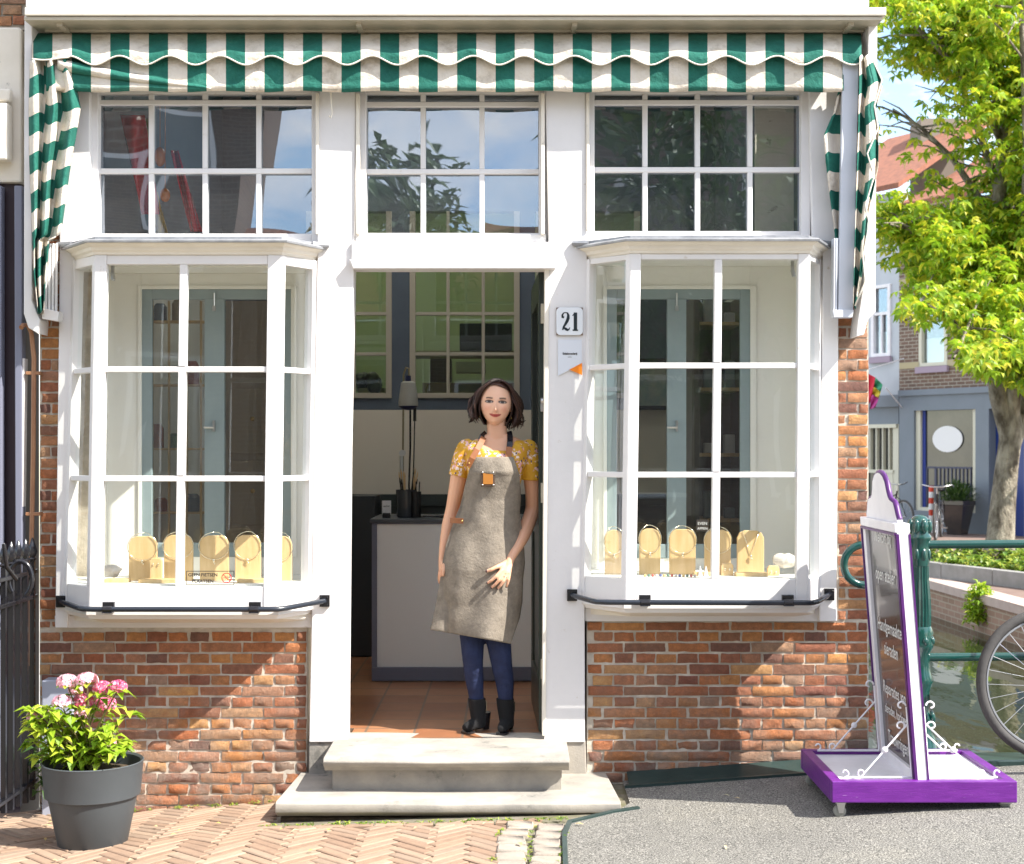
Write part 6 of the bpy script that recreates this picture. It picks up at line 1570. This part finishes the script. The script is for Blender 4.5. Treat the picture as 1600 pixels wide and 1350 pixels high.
vo=N(nt,'ShaderNodeTexVoronoi'); vo.inputs['Scale'].default_value=26; nt.links.new(v,vo.inputs['Vector'])
vo2=N(nt,'ShaderNodeTexVoronoi'); vo2.inputs['Scale'].default_value=46; nd=N(nt,'ShaderNodeTexNoise'); nd.inputs['Scale'].default_value=70; nt.links.new(v,nd.inputs['Vector']); vm=N(nt,'ShaderNodeVectorMath',operation='MULTIPLY_ADD'); nt.links.new(nd.outputs['Color'],vm.inputs[0]); vm.inputs[1].default_value=(.03,.03,.03); nt.links.new(v,vm.inputs[2]); nt.links.new(vm.outputs[0],vo2.inputs['Vector'])
vo3=N(nt,'ShaderNodeTexVoronoi'); vo3.inputs['Scale'].default_value=48; nt.links.new(coords(nt,(1.3,1,.8)),vo3.inputs['Vector'])
base=ramp(nt,noise_t(nt,v,14,3),[(.35,(.50,.25,.012)),(.65,(.64,.36,.02))])
zone=ramp(nt,noise_t(nt,v,13,2,.5),[(.40,(0,0,0)),(.44,(1,1,1))])
pet=ramp(nt,vo2.outputs['Distance'],[(.34,(1,1,1)),(.46,(0,0,0))])
f=mixc(nt,1,zone,pet,'MULTIPLY')
pc_=ramp(nt,noise_t(nt,v,30,2),[(.4,(.80,.72,.68)),(.6,(.72,.35,.36))])
c=mixc(nt,f,base,pc_)
dk=ramp(nt,vo3.outputs['Distance'],[(.20,(1,1,1)),(.27,(0,0,0))]); zone2=ramp(nt,noise_t(nt,v,13,2,.5),[(.44,(0,0,0)),(.5,(1,1,1)),(.62,(1,1,1)),(.68,(.2,.2,.2))])
c=mixc(nt,mixc(nt,1,dk,zone2,'MULTIPLY'),c,(.05,.035,.10)); nt.links.new(c,b_.inputs['Base Color']); b_.inputs['Roughness'].default_value=.7
bump(nt,b_,noise_t(nt,v,18,3),.5,.012)
o=mesh_obj('blouse',me,m,person); so=o.modifiers.new('s','SOLIDIFY'); so.thickness=.003; so.offset=1
# ---- jeans
je=MB()
for L_ in legs: limb(je,[(a,c,e,r*(.86 if c<1050 else .80)+.004) for a,c,e,r in L_[:7]])
je.loft(torso_rings([(a,c,e,f,g) for a,c,e,f,g in torso if 880<a],.0))
me=remesh(je,.006,3); o=mesh_obj('jeans',me,mat('blue_denim',(.004,.010,.045),.8,(.008,.018,.068),16,bs=9,bst=.8,bd=.02),person)
# ---- boots
for (cx,toe,dyt,hx_) in ((747,725,-.07,12),(791,782,-.11,5)):
    bt=MB(); zb=zF
    q=[W(cx-1,1094,.012),W(cx,1110,.014),W(cx,1124,.012)]
    bt.loft([ringe(W(cx-2,1091,.012),.044,.050,18),ringe(W(cx-1,1104,.014),.043,.052,18),ringe(W(cx,1118,.012),.038,.054,18),ringe(W(cx+1,1128,.010),.036,.056,18),ringe(W(cx+1,1135,.008),.034,.055,18)])
    A=W(cx+hx_*.5,1130,.02); T=Vector((X(toe,YP+dyt),YP+dyt,zF+.028))
    rings=[]
    for i in range(9):
        t=i/8; c=A.lerp(T,t); hw=lerp(.032,.024,t)*(1 if t<.85 else .7); hh=lerp(.040,.020,t)*(1 if t<.9 else .7)
        d=(T-A); d.z=0; d.normalize(); s_=Vector((-d.y,d.x,0)); c.z=max(c.z,zF+hh+.006)
        rings.append([c+s_*hw*math.cos(a)+Vector((0,0,1))*hh*math.sin(a) for a in [2*math.pi*k/16 for k in range(16)]])
    bt.loft(rings)
    me=remesh(bt,.0045,2); bo=mesh_obj('boot',me,mat('black_suede',(.004,.004,.005),.95,bs=60,bst=.3),person)
    hl=MB(); hc=W(cx+hx_,1140,.045); 
    hl.loft([ringe(Vector((hc.x,hc.y,zF)),.017,.018,12),ringe(Vector((hc.x,hc.y,zF+.05)),.022,.026,12),ringe(Vector((hc.x-.002,hc.y-.006,zF+.085)),.028,.034,12)]); hl.build('heel',M['black'],bo,smooth=40)
    sl_=MB(); rr_=[]
    for t in (0,.3,.6,.85,1): 
        c=A.lerp(T,t); rr_.append((c,lerp(.03,.029,t)*(.75 if t==1 else 1)))
    d=(T-A); d.z=0; d.normalize(); s_=Vector((-d.y,d.x,0))
    for i in range(2,4):
        (p,w0),(q_,w1)=rr_[i],rr_[i+1]; sl_.slab([Vector((*(p+s_*w0).xy,zF)),Vector((*(q_+s_*w1).xy,zF)),Vector((*(q_-s_*w1).xy,zF)),Vector((*(p-s_*w0).xy,zF))],(0,0,.008))
    sl_.build('sole',M['black'],bo)
    zp_=MB(); zp_.tube([W(cx+13,1096,-.01),W(cx+13,1112,-.01)],.002,5); zp_.build('zip',M['gold'],bo)
# ---- apron
apL=[(714,743),(722,739),(735,733),(750,729),(770,724),(790,719),(810,711),(830,704),(850,697),(880,691),(910,687),(940,682),(965,677),(984,672)]
apR=[(714,802),(725,806),(740,811),(760,813),(780,814),(800,812),(830,816),(855,819),(880,820),(905,817),(940,816),(965,812),(985,805),(1006,798)]
tor=lambda py:(interp([(a,c) for a,c,*_ in torso[::-1]],py),interp([(a,e) for a,c,e,*_ in torso[::-1]],py),interp([(t[0],t[3]) for t in torso[::-1]],py),interp([(t[0],t[4]) for t in torso[::-1]],py))
ap=MB()
def apf(u,v):
    pl=lerp(714,984,v); pr=lerp(714,1006,v); py=lerp(pl,pr,u)
    l,r=interp(apL,min(py,984)),interp(apR,py)
    px=lerp(l,r,u); cx,rx,ry,dy=tor(min(948,py))
    hem=max(0,(py-900)/100)
    rxx=max(rx+5,1); ryy=ry+.026+ .010*hem
    k=(px-cx)/(rxx*1.10); k=max(-1,min(1,k))
    depth=dy-ryy*math.sqrt(max(.0,1-k*k*.92))
    low=sm(850,1000,py)
    depth+= -.012*hem + low*.030*math.sin(u*11.5+1.0+v*2.2)*(.6+.4*u) - .006*math.sin(u*17+v*6)*sm(770,860,py)*.7 + .010*noise.noise(Vector((u*4,v*6,3)))
    if py<740: depth-=.004
    p=W(px,py,depth); return p
ap.grid(apf,56,90)
m,nt,b_=nodes('linen_apron'); v=coords(nt)
c=ramp(nt,noise_t(nt,v,26,6,.7),[(.35,(.17,.145,.115)),(.65,(.25,.215,.172))]); nt.links.new(c,b_.inputs['Base Color']); b_.inputs['Roughness'].default_value=.9
bump(nt,b_,noise_t(nt,v,85,5,.7),.75,.006)
apo=ap.build('apron',m,person,smooth=180,solid=.003)
lea=mat('tan_leather',(.22,.075,.022),.55,(.28,.10,.03),10,bs=50,bst=.2)
def strap(name,m,pts,w,par=None,up=(0,0,1)):
    b=MB(); rings=[]
    q=[W(*p) for p in pts]
    for i,p in enumerate(q):
        t=(q[min(i+1,len(q)-1)]-q[max(0,i-1)]).normalized(); s_=t.cross(Vector((0,-1,0))).normalized(); rings.append([p-s_*w/2,p+s_*w/2,p+s_*w/2+Vector((0,-.004,0)),p-s_*w/2+Vector((0,-.004,0))])
    b.loft(rings); return b.build(name,m,person,bevel=.001)
strap('neck_strap',M['black'],[(751,688,-.035),(754,681,-.022),(760,676,.02)],.028)
strap('leather_strap',lea,[(731,729,-.113),(738,716,-.118),(746,702,-.104),(752,691,-.072),(756,683,-.045)],.028)
strap('leather_strap',lea,[(793,738,-.125),(794,722,-.122),(795,708,-.108),(796,698,-.088)],.030)
strap('neck_strap',M['black'],[(796,699,-.090),(797,690,-.068),(797,681,-.035),(795,674,.01)],.028)
strap('side_strap',lea,[(703,813,-.070),(711,813.5,-.096),(724,814,-.116)],.026)
b=MB()
for px,py,dy in ((793,722,-.127),(793,733,-.130),(722,814,-.121),(733,724,-.12)):
    q=W(px,py,dy); b.ball(q,(.0045,.003,.0045),8,5)
b.build('rivet',M['brass'],person,smooth=180)
b=MB(); q=apf(.40,(748-714)/280)+Vector((0,-.004,0)); 
b.box(q.x-.034,q.x+.034,q.y-.004,q.y+.001,q.z-.038,q.z+.038); b.build('leather_badge',mat('dark_leather',(.07,.04,.025),.5),person,bevel=.003)
b=MB(); b.box(q.x-.024,q.x+.024,q.y-.0065,q.y-.0045,q.z-.027,q.z+.027); b.build('badge_centre',mat('tan_centre',(.36,.14,.02),.5),person,bevel=.006)
b=MB()
for dx in (-.026,.026):
    for dz in (-.030,.030): b.ball((q.x+dx,q.y-.006,q.z+dz),.0045,8,6)
b.build('badge_rivet',M['steel'],person,smooth=180)
# ---- hair
hr=MB(); rn=random.Random(17)
def HL(x,y,z): return HC+tiltm@Vector((x,y,z))
def skull(u,v,g=.012):                           # cap following the skull: open at the face
    th=u*2*math.pi; ph=v*math.pi/2*1.0
    x=math.cos(ph)*math.sin(th); y=-math.cos(ph)*math.cos(th); z=math.sin(ph)
    return HL(x*(.0735+g),y*(.095+g)*(1 if y<0 else 1.05)+.006,z*(.113+g))
cap=MB()
def capf(u,v):                                   # u around from right temple over the back to the left temple
    th=lerp(R(66),R(294),u); 
    ph=lerp(-.62,1.0,v)*math.pi/2
    x=math.cos(ph)*math.sin(th); y=-math.cos(ph)*math.cos(th); z=math.sin(ph)
    g=.013+.010*max(0,-z)
    return HL(x*(.0735+g),y*(.095+g)*(1 if y<0 else 1.08)+.006,z*(.113+g*.8))
cap.grid(capf,48,24)
def capf2(u,v):
    th=lerp(R(-70),R(70),u); hl=.51-.16*(abs(u-.42)*2)**1.5
    ph=lerp(hl,1.0,v)*math.pi/2
    x=math.cos(ph)*math.sin(th); y=-math.cos(ph)*math.cos(th); z=math.sin(ph)
    g=.010
    return HL(x*(.0735+g),y*(.095+g)+.002,z*(.113+g*.9))
cap.grid(capf2,30,12)
def strand(root,mid,tip,r,wv,ph,b=hr,n=11):
    pts=[];rr=[]
    for i in range(n):
        t=i/(n-1); p=root.lerp(mid,t).lerp(mid.lerp(tip,t),t)
        w=wv*math.sin(t*8+ph)*t; p=p+Vector((w,w*.6*math.cos(ph),0)); pts.append(p); rr.append(r*(1-.75*t**2))
    b.tube(pts,rr,5,True,.6)
def clump(root,mid,tip,ns,spread,amp,ph,r):
    d=(tip-root).normalized(); s1=d.cross(Vector((0,1,0)))
    s1=s1.normalized() if s1.length>.05 else Vector((1,0,0))
    s2=d.cross(s1).normalized(); fr=rn.uniform(8,10.5)
    for j in range(ns):
        a_=rn.uniform(0,6.28); q=spread*rn.random()**.5; o=s1*q*math.cos(a_)+s2*q*math.sin(a_); e_=rn.uniform(-.10,.06); pts=[];rr=[]
        for i in range(13):
            t=i/12*(1+e_); p=root.lerp(mid,t).lerp(mid.lerp(tip,t),t)
            w=amp*(t**.8)*math.sin(t*fr+ph+rn.uniform(-.05,.05)); w2=amp*.8*(t**.8)*math.cos(t*fr+ph)
            pts.append(p+s1*w+s2*w2+o*(.35+.75*math.sin(min(1,t)*2.6))); rr.append(r*(1-.7*min(1,t)**3))
        hr.tube(pts,rr,5,True,.6)
for i in range(78):                              # wavy clumps all round
    th=lerp(R(64),R(296),(i+.5*rn.random())/78)+rn.uniform(-.03,.03); side=1 if math.sin(th)>0 else -1
    ph=rn.uniform(.35,.98)*math.pi/2*.95
    x=math.cos(ph)*math.sin(th); y=-math.cos(ph)*math.cos(th); z=math.sin(ph)
    root=HL(x*.084,y*.102+.006,z*.121)
    x2,y2=math.sin(th),-math.cos(th)
    ln=rn.uniform(-.072,-.108)+(.012 if side<0 else -.012)
    fl=rn.uniform(.088,.116)*(1.12 if side>0 else 1.08); bulge=rn.uniform(.112,.128)
    clump(root,HL(x2*bulge*1.24,y2*.134+.006,rn.uniform(-.025,.03)),HL(x2*fl,y2*.114+.006,ln),11,.0085,rn.uniform(.010,.017),rn.uniform(0,6.28),rn.uniform(.0026,.004))
for i in range(26):                              # front locks swept from a side parting
    side=1 if i%2 else -1; k=rn.random()
    root=HL(.014+side*rn.uniform(.0,.010),-.070+.07*k,.110+.006*k)
    mid=HL(side*(.128+.016*k)+(.004),-.066+k*.05,.070-.01*k)
    low=-.070-(.016 if side>0 else 0)+rn.uniform(-.022,.018)
    tip=HL(side*rn.uniform(.082,.112)*(1.12 if side>0 else 1.04),-.028+k*.05,low)
    clump(root,mid,tip,9,.006,rn.uniform(.008,.014),(1.2 if side>0 else 4.2)+rn.uniform(-.8,.8),rn.uniform(.0022,.0034))
for i in range(14):                              # flicked ends
    s_=1 if i%3 else -1
    clump(HL(s_*.098,rn.uniform(-.03,.04),-.03),HL(s_*.112,0,-.10),HL(s_*rn.uniform(.12,.152 if s_>0 else .132),rn.uniform(-.03,.03),rn.uniform(-.105,-.078)),5,.005,.004,rn.uniform(0,6),.0026)
m,nt,b_=nodes('dark_brown_hair'); g=N(nt,'ShaderNodeNewGeometry'); c=ramp(nt,g.outputs['Random Per Island'],[(0,(.010,.005,.004)),(.6,(.026,.011,.008)),(1,(.085,.035,.022))]); nt.links.new(c,b_.inputs['Base Color']); b_.inputs['Roughness'].default_value=.38
ho=hr.build('hair',m,person,smooth=180)
cap.build('hair_base',m,ho,smooth=180,solid=.004)
for s in (-1,1):
    b=MB(); q=HL(s*.078,-.012,-.052); b.tube([q,q+Vector((0,0,-.022))],.0035,8); b.build('earring',M['brass'],person,smooth=60)
# ================================================================ light and camera
LD=Vector((-.47,.25,-.557)).normalized()
w=bpy.data.worlds.new('World'); sc.world=w; w.use_nodes=True; nt=w.node_tree; bg=nt.nodes['Background']
sky=nt.nodes.new('ShaderNodeTexSky'); sky.sky_type='NISHITA'; sky.sun_disc=False
el=math.asin(-LD.z); az=math.atan2(-LD.x,-LD.y)      # azimuth of the sun measured from +Y towards +X
sky.sun_elevation=el; sky.sun_rotation=az; sky.dust_density=.4; sky.air_density=1.0
tc=N(nt,'ShaderNodeTexCoord'); mp=N(nt,'ShaderNodeMapping'); mp.inputs['Scale'].default_value=(1,1,2.6); nt.links.new(tc.outputs['Generated'],mp.inputs[0])
cf=ramp(nt,noise_t(nt,mp.outputs[0],3.2,8,.62),[(.44,(0,0,0)),(.60,(.9,.9,.9))])
nt.links.new(mixc(nt,cf,sky.outputs[0],(7.2,7.0,6.8)),bg.inputs[0]); bg.inputs[1].default_value=.15
sl=bpy.data.lights.new('sun','SUN'); sl.energy=4.6; sl.angle=R(.53); sl.color=(1,.945,.86)
so=bpy.data.objects.new('sun',sl); col.objects.link(so); so.rotation_euler=LD.to_track_quat('-Z','Y').to_euler()
cam=bpy.data.cameras.new('camera'); co=bpy.data.objects.new('camera',cam); col.objects.link(co); sc.camera=co
co.location=(0,-D,ZC); co.rotation_euler=(R(90),0,0); cam.lens=F/1600*36; cam.sensor_width=36; cam.shift_y=25/1600; cam.clip_end=400; cam.clip_start=.05
cam.dof.use_dof=True; cam.dof.focus_distance=7.0; cam.dof.aperture_fstop=5.6
sc.view_settings.view_transform='Standard'; sc.view_settings.look='None'; sc.view_settings.gamma=1; sc.view_settings.exposure=1.33
sc.render.film_transparent=False
sc.cycles.max_bounces=10; sc.cycles.transparent_max_bounces=24; sc.cycles.diffuse_bounces=5; sc.cycles.glossy_bounces=4
try: sc.cycles.use_denoising=True
except Exception: pass
